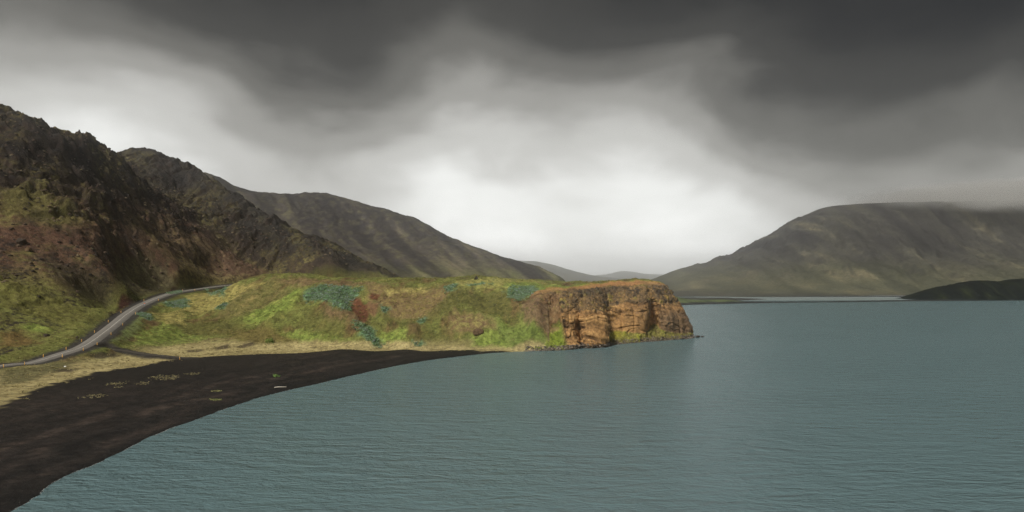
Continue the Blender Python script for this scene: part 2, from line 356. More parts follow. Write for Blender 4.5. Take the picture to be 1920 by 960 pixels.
# rock outcrops: blocks with broken edges, their long side following the slope
PC = GX * 0.9 - GY * 0.42; QC = GX * 0.42 + GY * 0.9       # down the slope, along it
def outcrop(wl, lo, hi, seed, sp=1.3, sq=0.6):
    n = fbm((PC + wx * .5) * sp, (QC + wy * .5) * sq, wl, 4, 0.5, seed=seed); return sstep(lo, hi, n)
where_rock = 0.3 + 0.7 * sstep(-0.35, 0.2, nrock)
ob = outcrop(38, 0.02, 0.12, 61) * 5.8 + outcrop(17, 0.06, 0.17, 62) * 3.4 + outcrop(8, 0.08, 0.25, 63, 1.1, .8) * 1.9
h = h + rough * where_rock * (ob - 4.8) * (0.7 + 0.3 * sstep(45, 90, H0)) * (1 - .35 * far2)
h = h + rough * (fbm(GX, GY, 6.0, 3, 0.62, seed=64, ridged=True) * 1.05 * (0.35 + 0.65 * where_rock))
soft = (1 - rough) * (1 - beachm)
slopez = sstep(2.5, 8, H0) * soft
h = h + soft * (fbm(GX, GY, 22, 3, seed=21) * 0.5 + fbm(GX, GY, 5, 3, seed=22) * 0.16) + slopez * (fbm(GX + wx * .4, GY * 0.45, 16, 4, 0.5, seed=23, ridged=True) * 1.5 + fbm(GX, GY, 5, 3, 0.65, seed=24) * 0.7)
h = h + beachm * (fbm(GX, GY, 25, 3, seed=31) * 0.12 + fbm(GX * .6 + GY * .3, GY, 3, 2, seed=32) * 0.02)
shelf = np.sin(SD_LAKE / 9 + fbm(GX, GY, 60, 2, seed=33) * 1.2) * 0.12
h = h + beachm * shelf * sstep(0, -12, SD_LAKE)
h = h * (1 - 0) - 1.0 * sstep(0, 6, -SD_BEACH) * 0
# road bed, embankment, side track
rb = 1 - sstep(4.6, 12.5, RD); h = h * (1 - rb) + (RZ - 0.05) * rb
tb = (1 - sstep(2.4, 5.2, TD)) * sstep(4, 7, RD); h = h * (1 - tb) + (TZ + 0.1) * tb
# the shoreline itself
h = np.where(SD_LAKE > 0, np.minimum(h, -0.07 * SD_LAKE), np.maximum(h, 0.06 * np.minimum(-SD_LAKE, 12)))
LAND = h

# ---- colours of the near land
gzx = np.gradient(LAND, STEP, axis=1); gzy = np.gradient(LAND, STEP, axis=0); SL = np.hypot(gzx, gzy)
nA = fbm(GX, GY, 18, 5, 0.55, seed=41); nB = fbm(GX, GY, 7, 4, 0.6, seed=42); nC = fbm(GX, GY, 60, 4, 0.5, seed=43); nD = fbm(GX, GY, 2.6, 2, 0.6, seed=44)
def S(*c, k=0.86):
    a = np.array(srgb(*c), np.float32); g = a @ np.array([.3, .6, .1], np.float32); return g + (a - g) * k
def lay(cols, m):
    """noise-driven blend of colours along m in 0..1"""
    t = np.clip(m, 0, 1) * (len(cols) - 1); i = np.minimum(t.astype(int), len(cols) - 2); f = (t - i)[..., None]
    A = np.array(cols, np.float32); return A[i] * (1 - f) + A[i + 1] * f
nH = fbm(GX + wx, GY * .7 + wy, 11, 5, .62, seed=47)
head = lay([S(92,70,46), S(112,92,50), S(104,104,44), S(112,118,48), S(134,128,56), S(166,150,82)], 0.48 + 0.5 * nA + 0.6 * nH + .2 * nB)
straw = lay([S(98,88,56), S(156,140,86), S(178,162,104), S(190,174,118)], 0.62 + 0.4 * nB + 0.3 * nA)
nS = fbm(PC * .45, QC * 1.1, 11, 4, .6, seed=46)
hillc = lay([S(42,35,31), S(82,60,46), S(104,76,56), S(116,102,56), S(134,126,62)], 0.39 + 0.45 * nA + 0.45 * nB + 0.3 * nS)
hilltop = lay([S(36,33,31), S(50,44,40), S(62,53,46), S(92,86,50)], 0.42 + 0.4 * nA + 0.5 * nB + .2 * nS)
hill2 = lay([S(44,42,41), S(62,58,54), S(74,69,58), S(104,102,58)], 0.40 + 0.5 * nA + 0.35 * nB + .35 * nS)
bands = np.sin(SD_LAKE * 0.75 + fbm(GX, GY, 26, 3, seed=35) * 5) * .5 + np.sin(SD_LAKE * 0.23 + fbm(GX, GY, 50, 3, seed=36) * 4) * .5
sand = lay([S(26,23,21), S(34,30,27), S(42,36,32), S(62,52,45)], 0.42 + 0.45 * nC + 0.35 * nB + .3 * nD + .42 * bands * sstep(-60, -10, SD_LAKE))
sand = mixc(sand, S(24,21,19), sstep(-2.2, -.6, SD_LAKE) * .7)
rockc = lay([S(44,39,36), S(74,60,50), S(96,78,64)], 0.5 + 0.6 * nB)
A = head.copy()
hz = LAND + nC * 14
A = mixc(A, straw, sstep(6.0, 3.2, LAND + nB * 1.2) * (1 - hillm))
foot = lay([S(92,82,46), S(112,110,48), S(120,124,52), S(140,132,66)], 0.5 + 0.5 * nA + 0.4 * nB)
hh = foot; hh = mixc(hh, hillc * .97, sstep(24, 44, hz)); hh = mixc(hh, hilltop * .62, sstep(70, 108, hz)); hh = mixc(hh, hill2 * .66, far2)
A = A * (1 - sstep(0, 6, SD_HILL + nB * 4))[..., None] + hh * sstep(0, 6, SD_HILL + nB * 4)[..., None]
# bare rock where it is steep
steep = sstep(1.35, 2.1, SL + nB * 0.35) * np.maximum(hillm, 0.3 * sstep(0.9, 1.4, SL))
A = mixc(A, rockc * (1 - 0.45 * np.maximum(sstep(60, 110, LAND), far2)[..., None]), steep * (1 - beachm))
# moss sits on the gentler ledges
moss = sstep(1.05, 0.6, SL) * hillm * sstep(-0.1, 0.4, nA + 0.5 * nC + .5 * nS) * (1 - 0.6 * sstep(80, 125, LAND)) * (1 - 0.5 * far2)
A = mixc(A, lay([S(96,98,40), S(128,126,52), S(150,144,66)], 0.5 + nB * .7), moss * (0.75 - .35 * sstep(40, 70, LAND)))
sb = sstep(-1.2, 1.2, SD_BEACH + nB * 4.5 + nA * 4.0 + nD * 1.5); A = mixc(A, sand, sb)
SPK = A * lay([np.full(3, .48, np.float32), np.full(3, .62, np.float32), np.array([1.28, 1.24, 1.15], np.float32)], .5 + .6 * nA + .5 * nB); SPK = SPK * (1 - sb[..., None]) + A * 1.45 * sb[..., None]
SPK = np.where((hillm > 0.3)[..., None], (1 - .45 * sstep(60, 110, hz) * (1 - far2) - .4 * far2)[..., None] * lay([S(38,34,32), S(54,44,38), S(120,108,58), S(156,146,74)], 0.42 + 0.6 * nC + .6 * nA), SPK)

def paint(pxpoly, cols, soft_m=1.5, jit=2.5, spk=None, strength=1.0, nz=None):
    global A, SPK
    P = region(pxpoly) if not isinstance(pxpoly, np.ndarray) else pxpoly
    xs = [p[0] for p in P]; ys = [p[1] for p in P]; mg = 12
    i0, i1 = np.searchsorted(gx, [min(xs) - mg, max(xs) + mg]); j0, j1 = np.searchsorted(gy, [min(ys) - mg, max(ys) + mg])
    sl = (slice(j0, j1), slice(i0, i1))
    d = poly_sd(GX[sl], GY[sl], P) + jit * (nB[sl] * 0.8 + nD[sl] * 0.6 + nA[sl] * 0.5)
    m = sstep(-soft_m, soft_m, d) * strength
    A[sl] = mixc(A[sl], lay(cols, 0.5 + 0.6 * nB[sl] + 0.4 * nD[sl]), m)
    if spk is not None: SPK[sl] = mixc(SPK[sl], S(*spk), m)
    else: SPK[sl] = SPK[sl] * (1 - m[..., None]) + A[sl] * 0.6 * m[..., None]
G1 = [S(92,102,34), S(114,132,42), S(138,152,54), S(152,150,66)]; G2 = [S(78,76,36), S(96,94,40), S(110,106,48)]; YM = [S(128,112,56), S(162,148,72), S(184,168,88)]
RED = [S(88,54,34), S(104,64,40), S(120,80,50)]; BRN = [S(90,70,46), S(108,86,56), S(128,106,66), S(132,122,64)]; DRK = [S(50,38,32), S(62,48,40), S(74,60,48)]
# headland slopes, left to right
paint([(455,535),(520,522),(560,548),(530,560),(430,600),(400,600)], BRN, 3, 5, strength=.5)
paint([(560,540),(565,552),(545,580),(500,600),(455,600),(480,580),(520,565)], G1, 2, 3)
paint([(505,625),(560,618),(640,630),(650,640),(560,640),(520,636)], G1, 2, 3)
paint([(250,625),(300,600),(360,618),(400,632),(300,650),(255,645)], G1, 2, 4, strength=.8)
paint([(300,600),(420,595),(470,620),(400,630),(330,618)], G2, 3, 4)
paint([(400,620),(500,612),(560,640),(470,645)], [S(98,86,40), S(110,98,46), S(118,110,50)], 3, 4)
paint([(575,590),(620,560),(650,600),(640,640),(590,630),(560,610)], G2, 3, 5, strength=.7)
paint([(330,565),(400,545),(450,535),(500,530),(440,560),(400,585),(360,590)], YM, 2, 4, strength=.75)
paint([(280,585),(340,580),(350,610),(300,605)], YM, 2, 4, strength=.8)
paint([(505,523),(560,520),(700,530),(740,534),(640,540),(560,538)], BRN, 2, 4, strength=.9)
paint([(590,535),(640,533),(600,545)], RED, 1, 3, strength=.7)
paint([(690,535),(830,536),(850,545),(820,590),(770,600),(720,590),(690,560)], BRN, 3, 5, strength=.95, spk=(128,112,56))
paint([(720,540),(790,540),(800,548),(725,552)], YM, 2, 3)
paint([(610,585),(650,578),(690,600),(690,625),(650,600)], BRN, 2, 4)
paint([(600,568),(640,585),(650,600),(610,595)], BRN, 2, 3)
paint([(655,562),(670,558),(690,575),(693,595),(685,605),(672,600),(658,580)], RED, 0.8, 1.2)
paint([(645,552),(653,552),(648,565),(641,562)], RED, 0.7, 1)
paint([(696,550),(712,553),(708,565),(694,562)], RED, 0.7, 1)
paint([(690,565),(712,572),(705,590),(692,590)], [S(112,82,54), S(132,98,62)], 1, 2)
paint([(705,640),(715,622),(760,612),(775,620),(770,640),(730,645)], G1, 1.5, 2.5)
paint([(860,560),(880,548),(950,550),(955,580),(930,590),(880,575)], G2, 2, 3)
paint([(840,550),(890,540),(860,570),(820,600),(790,610),(810,580)], G2, 2, 4, strength=.8)
paint([(835,602),(855,580),(905,590),(940,612),(890,625),(850,625)], BRN, 2, 4, spk=(140,130,66))
paint([(885,630),(930,620),(970,640),(950,652),(885,650)], G1, 2, 3)
paint([(930,600),(990,600),(1030,645),(960,652),(940,640)], [S(86,100,34), S(108,124,44), S(120,132,56)], 2, 3)
paint([(830,650),(760,640),(800,620),(880,640),(880,652)], G2, 2, 3, strength=.7)
paint([(760,605),(785,606),(790,635),(765,632)], [S(92,72,46), S(110,96,50)], 2, 3)
paint([(840,540),(880,524),(1000,524),(1050,535),(960,545),(900,545)], [S(140,132,66), S(150,146,66), S(142,144,58)], 2, 3)
paint([(940,536),(1000,529),(1050,534),(1055,541),(1000,545)], G1, 1.5, 2)
paint([(978,578),(990,560),(1005,549),(1050,545),(1062,560),(1050,600),(1062,640),(1045,645),(1020,625),(1000,600),(982,592)], [S(78,60,44), S(108,84,58), S(130,106,72), S(112,104,56)], 1.5, 4)
# hill above the road
paint([(0,520),(60,535),(150,575),(185,600),(120,610),(60,590),(0,570)], [S(88,82,38), S(108,104,42), S(122,122,50)], 4, 6, strength=.85)
paint([(0,625),(40,620),(75,645),(0,655)], [S(110,88,44), S(124,102,50)], 3, 4)
paint([(60,605),(100,618),(80,625),(40,612)], G1, 2, 3)
paint([(0,350),(70,360),(150,400),(170,430),(100,430),(0,390)], [S(78,72,38), S(104,98,44), S(116,112,52)], 5, 8, strength=.75)
paint([(0,430),(60,420),(150,440),(180,460),(100,470),(0,460)], [S(84,58,46), S(100,70,54), S(110,84,62)], 5, 8, strength=.75)
paint([(120,435),(260,445),(330,470),(250,465),(180,455)], [S(90,66,50), S(106,80,60), S(120,98,70)], 4, 8, strength=.6)
paint([(215,478),(260,468),(310,500),(330,540),(270,555),(225,530)], [S(76,66,52), S(98,88,62), S(134,128,80)], 3, 4, strength=.9)
paint([(222,556),(232,552),(256,566),(252,578),(232,584),(215,600),(205,590)], [S(48,32,27), S(62,36,28), S(78,42,32)], 1.2, 1.5)
paint([(275,558),(320,540),(335,540),(320,548),(285,562)], [S(52,34,28), S(68,40,30)], 1.2, 2)
paint([(60,480),(150,500),(200,545),(215,560),(160,560),(100,520)], [S(62,54,46), S(82,72,56), S(98,88,60)], 4, 6, strength=.8)
paint([(370,480),(430,470),(500,510),(460,520),(390,515)], [S(92,66,52), S(112,84,66), S(128,104,80)], 4, 6, strength=.8)
paint([(225,390),(330,415),(410,470),(400,500),(330,470),(250,440)], [S(74,60,46), S(104,86,58), S(126,114,64)], 5, 9, strength=.7, spk=(60,48,40))
paint([(330,480),(380,500),(470,515),(440,528),(360,535),(335,520)], [S(104,84,58), S(132,118,66), S(150,138,80)], 4, 7, strength=.75, spk=(70,52,42))
# straw strip details
paint([(205,640),(250,600),(268,590),(262,615),(235,640)], [S(112,124,60), S(136,146,84), S(120,138,60)], 1.5, 3)
for q in ([(400,652),(430,645),(432,651),(405,657)], [(435,650),(470,640),(480,645),(450,653)], [(350,657),(380,654),(382,658),(352,661)], [(165,665),(215,660),(225,668),(180,672)], [(95,692),(150,690),(130,698),(100,698)]):
    paint(q, [S(58,48,42), S(80,68,54)], 1.0, 2.5, strength=.85)
paint([(0,695),(80,685),(150,672),(150,680),(60,715),(0,725)], [S(66,66,44), S(84,84,50), S(108,104,60)], 2.5, 4, strength=.8)
# road shoulders and cut
gravel = lay([S(58,55,52), S(72,69,65)], 0.5 + nB)
A = mixc(A, gravel * 0.8, (1 - sstep(6.2, 8.5, RD + nB * 0.8)) * sstep(1, -1, SD_HILL - 5)); A = mixc(A, gravel, 1 - sstep(4.6, 5.6, RD + nB * .4))
tm = (1 - sstep(3.6, 5.6, TD + nB * .8)); A = mixc(A, S(52,48,44), tm); SPK = mixc(SPK, S(60,56,52), np.maximum(tm, 1 - sstep(5, 7, RD)))
# lupins
LUP = [[(565,552),(590,540),(612,535),(655,538),(680,542),(672,552),(655,566),(655,582),(640,584),(610,565),(575,566)],
       [(660,605),(690,610),(705,635),(728,648),(700,648),(680,630)],
       [(952,548),(965,538),(1000,537),(1010,543),(985,558),(965,566)],
       [(830,540),(860,532),(850,545),(838,548)], [(872,533),(905,531),(925,533),(880,536)],
       [(385,540),(425,538),(420,556),(400,552)], [(305,568),(345,560),(355,575),(320,575)], [(262,585),(285,592),(282,602),(265,594)],
       [(785,597),(795,598),(792,606),(784,604)], [(715,575),(728,578),(724,590),(716,584)], [(775,644),(790,643),(788,648),(776,648)], [(410,575),(425,570),(418,578),(405,580)], [(318,548),(340,545),(332,551),(320,552)]]
LUPW = [region(q) for q in LUP]
LC = [S(92,104,56), S(80,114,72), S(96,130,92), S(110,134,112)]
for q in LUPW: paint(np.array(q), LC, 1.6, 4.0, spk=(62,88,54))
keep = (LAND > -1.2) & (GX > -0.95 * GY - 70)
def outward(c, k): a = np.array(c[0][:2]); d = a - np.array(c[3][:2]); return tuple(a + d / (np.linalg.norm(d) + 1e-6) * k)
cl_zone = [outward(c, 30) for c in CLW[1:]] + [tuple(0.55 * np.array(c[5][:2]) + 0.45 * np.array(c[6][:2])) for c in CLW[:0:-1]]
SDC = poly_sd(GX, GY, cl_zone); keep &= SDC < 0.8
quads = grid_quads(len(gy), len(gx)); ii = keep.ravel(); quads = quads[ii[quads].all(1)]
V = np.stack([GX, GY, LAND], -1).reshape(-1, 3)
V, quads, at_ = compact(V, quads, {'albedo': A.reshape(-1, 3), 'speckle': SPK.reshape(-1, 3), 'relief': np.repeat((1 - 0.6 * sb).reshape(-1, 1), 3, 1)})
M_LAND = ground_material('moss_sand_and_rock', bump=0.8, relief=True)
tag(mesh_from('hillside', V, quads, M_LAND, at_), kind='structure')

# ------------------------------------------------------------------ the headland cliff
def build_cliff():
    S = lambda *c: np.array(srgb(*c), np.float32) * 1.06
    K = np.array(CLW)                                    # columns x levels x 3
    nu_per, nv_per = 34, 26
    cols = np.stack([smooth_path(K[:, l], nu_per) for l in range(K.shape[1])], 1)
    P = np.stack([smooth_path(cols[i], nv_per) for i in range(len(cols))], 0)   # u x v x 3
    # waterline skirt
    sk = P[:, 0].copy(); sk[:, 2] = -1.5; d0 = P[:, 1] - P[:, 0]; sk[:, :2] -= d0[:, :2] * 3
    P = np.concatenate([sk[:, None], P], 1)
    nu, nv = P.shape[:2]
    du = np.gradient(P, axis=0); dv = np.gradient(P, axis=1); nrm = np.cross(du, dv); nrm /= np.linalg.norm(nrm, axis=2, keepdims=True) + 1e-9
    lv = (np.arange(nv) - 1) / nv_per; lv = np.broadcast_to(lv, (nu, nv)); ucol = np.broadcast_to((np.arange(nu) / nu_per)[:, None], (nu, nv))
    x, y, z = P[..., 0], P[..., 1], P[..., 2]
    face = sstep(0.75, 1.1, lv) * sstep(3.6, 3.0, lv) * sstep(3.0, 3.6, ucol)
    facew = sstep(0.0, 0.6, lv) * sstep(3.6, 3.0, lv) * sstep(1.0, 2.6, ucol)
    butt = sstep(2.6, 3.3, ucol) * sstep(7.7, 7.2, ucol); face = np.maximum(face, butt * sstep(0.1, 0.4, lv) * sstep(3.4, 3.0, lv))
    up = sstep(2.9, 3.3, lv) * sstep(5.4, 4.9, lv) * sstep(0.3, 1.2, ucol)
    tal = sstep(1.15, 0.9, lv) * (1 - butt)
    dip = z + 0.16 * x + 0.05 * y + fbm3(x * .06, y * .06, z * .06, 3, seed=2) * 6.5
    st = fbm3(x * .03, y * .03, dip * 0.55, 3, 0.6, seed=4)
    led = np.abs(fbm3(x * .05, y * .05, dip * 0.33, 2, 0.5, seed=9)); ledge = sstep(0.10, 0.0, led)
    big = fbm3(x * .09, y * .09, z * .07, 3, seed=6); mid = fbm3(x * .35, y * .35, z * .22, 4, 0.55, seed=7)
    fine = fbm3(x * 1.1, y * 1.1, z * 0.9, 3, 0.6, seed=8)
    crack = sstep(0.12, 0.0, np.abs(fbm3(x * .16, y * .16, z * .02, 2, seed=14)))
    disp = face * (st * 0.7 - ledge * 0.85 + big * 2.5 + mid * 0.7 + fine * 0.2 - crack * 0.8)
    disp += up * (np.abs(mid) * 2.6 - 0.7 + fine * 0.7 + big * 0.9 + st * 0.6)
    disp += (facew * (1 - face)) * (mid * 1.2 + fine * 0.5 + big * .8)
    disp += tal * (fine * 0.28 + mid * 0.35)
    disp *= sstep(5.9, 5.3, lv); disp[:, 0] = 0
    Q = P + nrm * disp[..., None]
    # overhanging lip over the faces
    k = sstep(5.15, 5.5, lv); Q[..., 2] = Q[..., 2] * (1 - k) + (land_z(Q[..., 0], Q[..., 1]) - 0.25 * sstep(5.5, 5.7, lv)) * k
    x, y, z = Q[..., 0], Q[..., 1], Q[..., 2]
    t = 0.5 + 0.55 * st + 0.25 * fine + 0.2 * big
    col = lay([S(76,58,41), S(138,106,69), S(170,132,85), S(190,154,103)], t + .14 * mid)
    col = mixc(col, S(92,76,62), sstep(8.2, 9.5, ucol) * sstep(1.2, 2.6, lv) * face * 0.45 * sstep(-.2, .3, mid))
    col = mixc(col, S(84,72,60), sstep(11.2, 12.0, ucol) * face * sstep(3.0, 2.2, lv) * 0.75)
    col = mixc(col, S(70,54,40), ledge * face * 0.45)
    top = lay([S(54,47,40), S(96,80,58), S(126,102,68), S(160,122,78)], 0.5 + 0.75 * mid + 0.5 * fine)
    col = mixc(col, top, up)
    slope_up = np.clip(nrm[..., 2], 0, 1)
    col = mixc(col, lay([S(96,96,44), S(124,116,54)], 0.5 + fine), up * sstep(0.1, 0.4, mid + 0.3 * big) * 0.7)
    rimd = sstep(4.35, 4.6, lv) * sstep(5.05, 4.85, lv) * sstep(3.5, 5, ucol); col = mixc(col, lay([S(52,46,42), S(66,60,56)], .5 + mid), rimd * .7 * sstep(-.2, .3, big + mid * .5))
    ter = sstep(5.0, 5.15, lv) * sstep(5.55, 5.35, lv) * sstep(3, 4.5, ucol) * sstep(10.5, 9.5, ucol); col = mixc(col, S(158,116,74), ter * 0.8)
    green = lay([S(92,104,38), S(116,124,46), S(128,132,58)], 0.5 + mid)
    col = mixc(col, green, sstep(5.3, 5.55, lv + 0.15 * mid))
    talc = lay([S(84,72,52), S(104,98,54), S(118,114,58), S(128,128,50)], 0.5 + 0.6 * mid + 0.4 * big + 0.25 * fine)
    col = mixc(col, talc, tal)
    col = mixc(col, S(150,144,50), sstep(7.6, 8.0, ucol) * sstep(8.9, 8.3, ucol) * tal * sstep(.3, .6, lv) * 0.7)
    # left, rounded shoulder: brown broken rock above, grass below
    wl = sstep(3.1, 2.4, ucol)
    brk = lay([S(78,60,44), S(108,84,58), S(126,104,74), S(110,104,52)], 0.5 + 0.7 * mid + 0.3 * fine)
    gr = lay([S(86,100,36), S(110,122,46), S(122,126,60)], 0.5 + mid * .8)
    cut = lv + 0.35 * (1.5 - ucol) - 0.9 + 0.5 * mid * 1.2
    col = mixc(col, brk, wl * sstep(5.0, 4.6, lv)); col = mixc(col, gr, wl * sstep(1.1, 0.5, cut))
    wet = sstep(1.3, 0.5, z + mid); col = mixc(col, lay([S(66,58,50), S(108,98,86)], 0.5 + fine), wet * 0.85 * (lv < 1.5))
    spk = col * 0.6
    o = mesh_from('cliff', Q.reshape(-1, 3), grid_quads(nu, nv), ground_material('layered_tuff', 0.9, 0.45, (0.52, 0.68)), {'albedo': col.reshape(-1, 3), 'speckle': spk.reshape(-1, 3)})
    tag(o, kind='structure'); return Q
CLIFFV = build_cliff()

# ------------------------------------------------------------------ lake
def build_lake():
    m = bpy.data.materials.new('rippled_water'); m.use_nodes = True; nt = m.node_tree; L = nt.links.new; b = nt.nodes['Principled BSDF']
    b.inputs['Base Color'].default_value = (0.116, 0.184, 0.198, 1); b.inputs['Roughness'].default_value = 0.26; b.inputs['Specular IOR Level'].default_value = 0.42; b.inputs['IOR'].default_value = 1.33
    tc = N(nt, 'ShaderNodeTexCoord')
    def nz(scale, rot, sc, det, ro=0.6):
        mp = N(nt, 'ShaderNodeMapping'); mp.inputs['Rotation'].default_value = (0, 0, R(rot)); mp.inputs['Scale'].default_value = sc; L(tc.outputs['Object'], mp.inputs[0])
        t = N(nt, 'ShaderNodeTexNoise', inp={'Scale': scale, 'Detail': det, 'Roughness': ro, 'Distortion': 0.4}); L(mp.outputs[0], t.inputs['Vector']); return t.outputs[0]
    a = nz(0.22, 8, (0.55, 1.5, 1), 4); c = nz(0.9, -6, (0.6, 1.4, 1), 4)
    hgt = math_node(nt, 'MULTIPLY_ADD', a, 2.2, math_node(nt, 'MULTIPLY', c, 0.75))
    gust = nz(0.012, 20, (0.6, 1.6, 1), 3)
    st = N(nt, 'ShaderNodeMapRange', inp={1: 0.3, 2: 0.7, 3: 0.45, 4: 1.25}); L(gust, st.inputs[0])
    bp = N(nt, 'ShaderNodeBump', inp={'Distance': 1.0}); L(st.outputs[0], bp.inputs['Strength']); L(hgt, bp.inputs['Height']); L(bp.outputs[0], b.inputs['Normal'])
    v = [(-260, -300, 0), (3500, -300, 0), (3500, 1290, 0), (-260, 1290, 0)]
    tag(mesh_from('lake', np.array(v), np.array([[0, 1, 2, 3]]), m), kind='structure')
build_lake()

# ------------------------------------------------------------------ far hills
def far_hill(name, pts, box, step, mat, colour, noise, clip=-2.0, cap=None):
    t = TPS(pts, 1e-4); xs = np.arange(box[0], box[1], step); ys = np.arange(box[2], box[3], step); X, Y = np.meshgrid(xs, ys)
    Z = t(X, Y)
    if cap is not None:
        c = cap(X, Y); Z = -4 * np.logaddexp(-c / 4, -Z / 4)
    Z = Z + noise(X, Y, Z)
    gxx = np.gradient(Z, step, axis=1); gyy = np.gradient(Z, step, axis=0)
    col, spk = colour(X, Y, Z, np.hypot(gxx, gyy))
    q = grid_quads(len(ys), len(xs)); k = (Z > clip).ravel(); q = q[k[q].any(1)]
    V, q, a = compact(np.stack([X, Y, Z], -1).reshape(-1, 3), q, {'albedo': col.reshape(-1, 3), 'speckle': spk.reshape(-1, 3)})
    return tag(mesh_from(name, V, q, mat, a), kind='structure')

M_FAR = ground_material('scree_and_moss', 0.22, 2.0, (0.48, 0.66), speck_scale=0.10)
ridge3 = [(400,330,1010),(450,357,1008),(490,365.5,1005),(540,368,1003),(600,367,1000),(640,378,995),(690,392,990),(740,403,985),(760,409,980),(800,428,972),(870,460,955),(900,470,948),(960,490,935),(1000,502,920),(1030,513,908),(1055,524,900)]
P3 = [at(*p) for p in ridge3] + [at(*p) for p in [(500,430,900),(560,460,870),(600,430,920),(640,470,880),(680,430,940),(740,460,910),(700,500,830),(760,525,800),(800,490,870),(850,522,830),(900,505,880),(960,520,860),(1000,522,872)]]
P3 += [(x, y, z) for x, y, z in [(-560,1010,185),(-560,830,120),(-480,860,130),(-480,760,80),(-330,780,60),(-200,760,28),(-100,770,22),(0,800,15),(60,850,8),(90,900,2),(140,880,-4),(150,960,-4),(90,960,12),(20,1000,30),(-80,1060,60),(-200,1120,100),(-300,1150,110),(-450,1150,130),(-560,1250,140),(-300,1250,80),(0,1250,20),(150,1250,-4)]]
def n3(X, Y, Z):
    w = X * 0.8 + Y * 0.6; d = X * 0.6 - Y * 0.8
    return sstep(0, 20, Z) * (fbm(X, Y, 70, 5, 0.5, seed=51, ridged=True) * 3.5 + fbm(w, d * 0.22, 28, 4, 0.5, seed=52, ridged=True) * 2.6 + fbm(X, Y, 9, 2, seed=53) * 0.5)
def c3(X, Y, Z, sl):
    w = X * 0.8 + Y * 0.6; d = X * 0.6 - Y * 0.8
    a = fbm(w, d * 0.12, 26, 4, 0.6, seed=54); b = fbm(X, Y, 40, 4, seed=55)
    col = lay([S(50,47,47), S(60,56,55), S(76,70,64), S(118,108,86), S(122,120,76)], 0.30 + 0.75 * a + 0.3 * b - 0.12 * sstep(60, 140, Z))
    g = sstep(60, 30, Z + b * 15) * sstep(-.25, .3, a); col = mixc(col, S(118,122,62), g * .55)
    col = mixc(col, S(54,52,54), sstep(0.75, 1.1, sl) * .7)
    return col, lay([S(58,54,54), S(104,100,70)], .5 + a)
far_hill('hill', P3, (-560, 150, 745, 1250), 2.2, M_FAR, c3, n3)

# right-hand table mountain
PM = [at(*p) for p in [(1228,525,1900),(1260,511,1850),(1300,505,1800),(1370,487,1760),(1400,478,1745),(1440,458,1730),(1500,425,1715),(1540,405,1705),(1580,385,1700),(1620,362,1700),(1680,335,1705),(1740,325,1710),(1830,320,1710),(1920,318,1710)]]
PM += [at(*p) for p in [(1300,545,1400),(1400,520,1480),(1500,480,1530),(1600,440,1560),(1700,430,1560),(1800,430,1560),(1900,430,1560),(1600,500,1420),(1700,500,1400),(1800,500,1400),(1900,500,1400),(1500,525,1390),(1760,470,1500),(1680,420,1590)]]
PM += [on_lake(px, py) + (0.3,) for px, py in [(1300,556.2),(1400,557),(1500,557.5),(1600,557.6),(1720,557.6),(1820,557.6),(1920,557.6)]]
PM += [at(1250,548,1500), at(1240,535,1700), (300,1260,1.5), (420,1260,1), (250,1500,2), (250,1900,6), (1500,1250,1), (2100,1250,1), (2100,1500,90), (2100,1720,260), (2100,2100,330), (1500,2100,330), (1000,2100,170), (700,2100,50), (350,2100,5), (1500,1400,35), (500,2200,10), (1500,2300,250), (2100,2300,250), (1000,2300,110)]
def nM(X, Y, Z):
    return sstep(2, 40, Z) * ((fbm(X + fbm(X, Y, 120, 2, seed=67) * 40, Y * 0.25, 75, 5, 0.55, seed=61, ridged=True) * 17 + fbm(X, Y, 30, 4, .6, seed=62, ridged=True) * 4.5) * sstep(214, 165, Z) * sstep(350, 620, X))
def cM(X, Y, Z, sl):
    a = fbm(X + Z * .25, Y * 0.15, 46, 5, 0.6, seed=63); b = fbm(X, Y, 110, 4, seed=64)
    col = lay([S(52,50,51), S(68,66,63), S(82,80,70), S(126,118,92)], 0.40 + 1.0 * a + 0.4 * b)
    g = sstep(90, 25, Z + b * 40); col = mixc(col, lay([S(78,80,58), S(100,100,68), S(128,118,80)], .5 + .8 * b + .5 * a), g * .5)
    col = mixc(col, S(52,50,50), sstep(.55, .95, sl + .3 * a) * .6)
    col = mixc(col, S(62,58,56), sstep(8, 2, Z) * .6)
    return col, col * .7
far_hill('mountain', PM, (240, 2100, 1212, 2300), 5.0, M_FAR, cM, nM, clip=-0.5, cap=lambda X, Y: 217 + fbm(X, Y, 160, 4, seed=66) * 3)

# dark hill on the right shore, sand bar, low land behind the headland
PD = [at(*p) for p in [(1732,561,1060),(1742,550,1075),(1760,541,1085),(1800,534,1095),(1840,528,1100),(1870,531,1100),(1900,528,1100),(1920,523,1100)]] + [on_lake(px, py) + (0,) for px, py in [(1725,564),(1800,563.5),(1920,563),(1760,563.8)]]
PD += [(1000,1100,34),(1000,1056,0),(1000,1150,10),(700,1150,8),(630,1120,-3),(630,1060,-3),(625,1090,-3),(850,1150,14),(760,1200,-3),(1000,1200,-3),(640,1180,-3),(800,1035,-4),(1000,1035,-4),(660,1035,-4)]
def nD_(X, Y, Z): return sstep(0.5, 6, Z) * (fbm(X, Y * .4, 26, 4, .55, seed=71, ridged=True) * 1.8 + fbm(X, Y, 9, 3, seed=72) * .5)
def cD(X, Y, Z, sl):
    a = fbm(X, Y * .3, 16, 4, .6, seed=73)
    col = lay([S(14,14,14), S(20,21,18), S(38,42,22), S(70,74,34)], .36 + .8 * a); col = mixc(col, S(30,30,32), sstep(2.6, 1.4, Z))  # moss and lava, with a cloud's shadow put into the near-black tones
    return col, col * .6
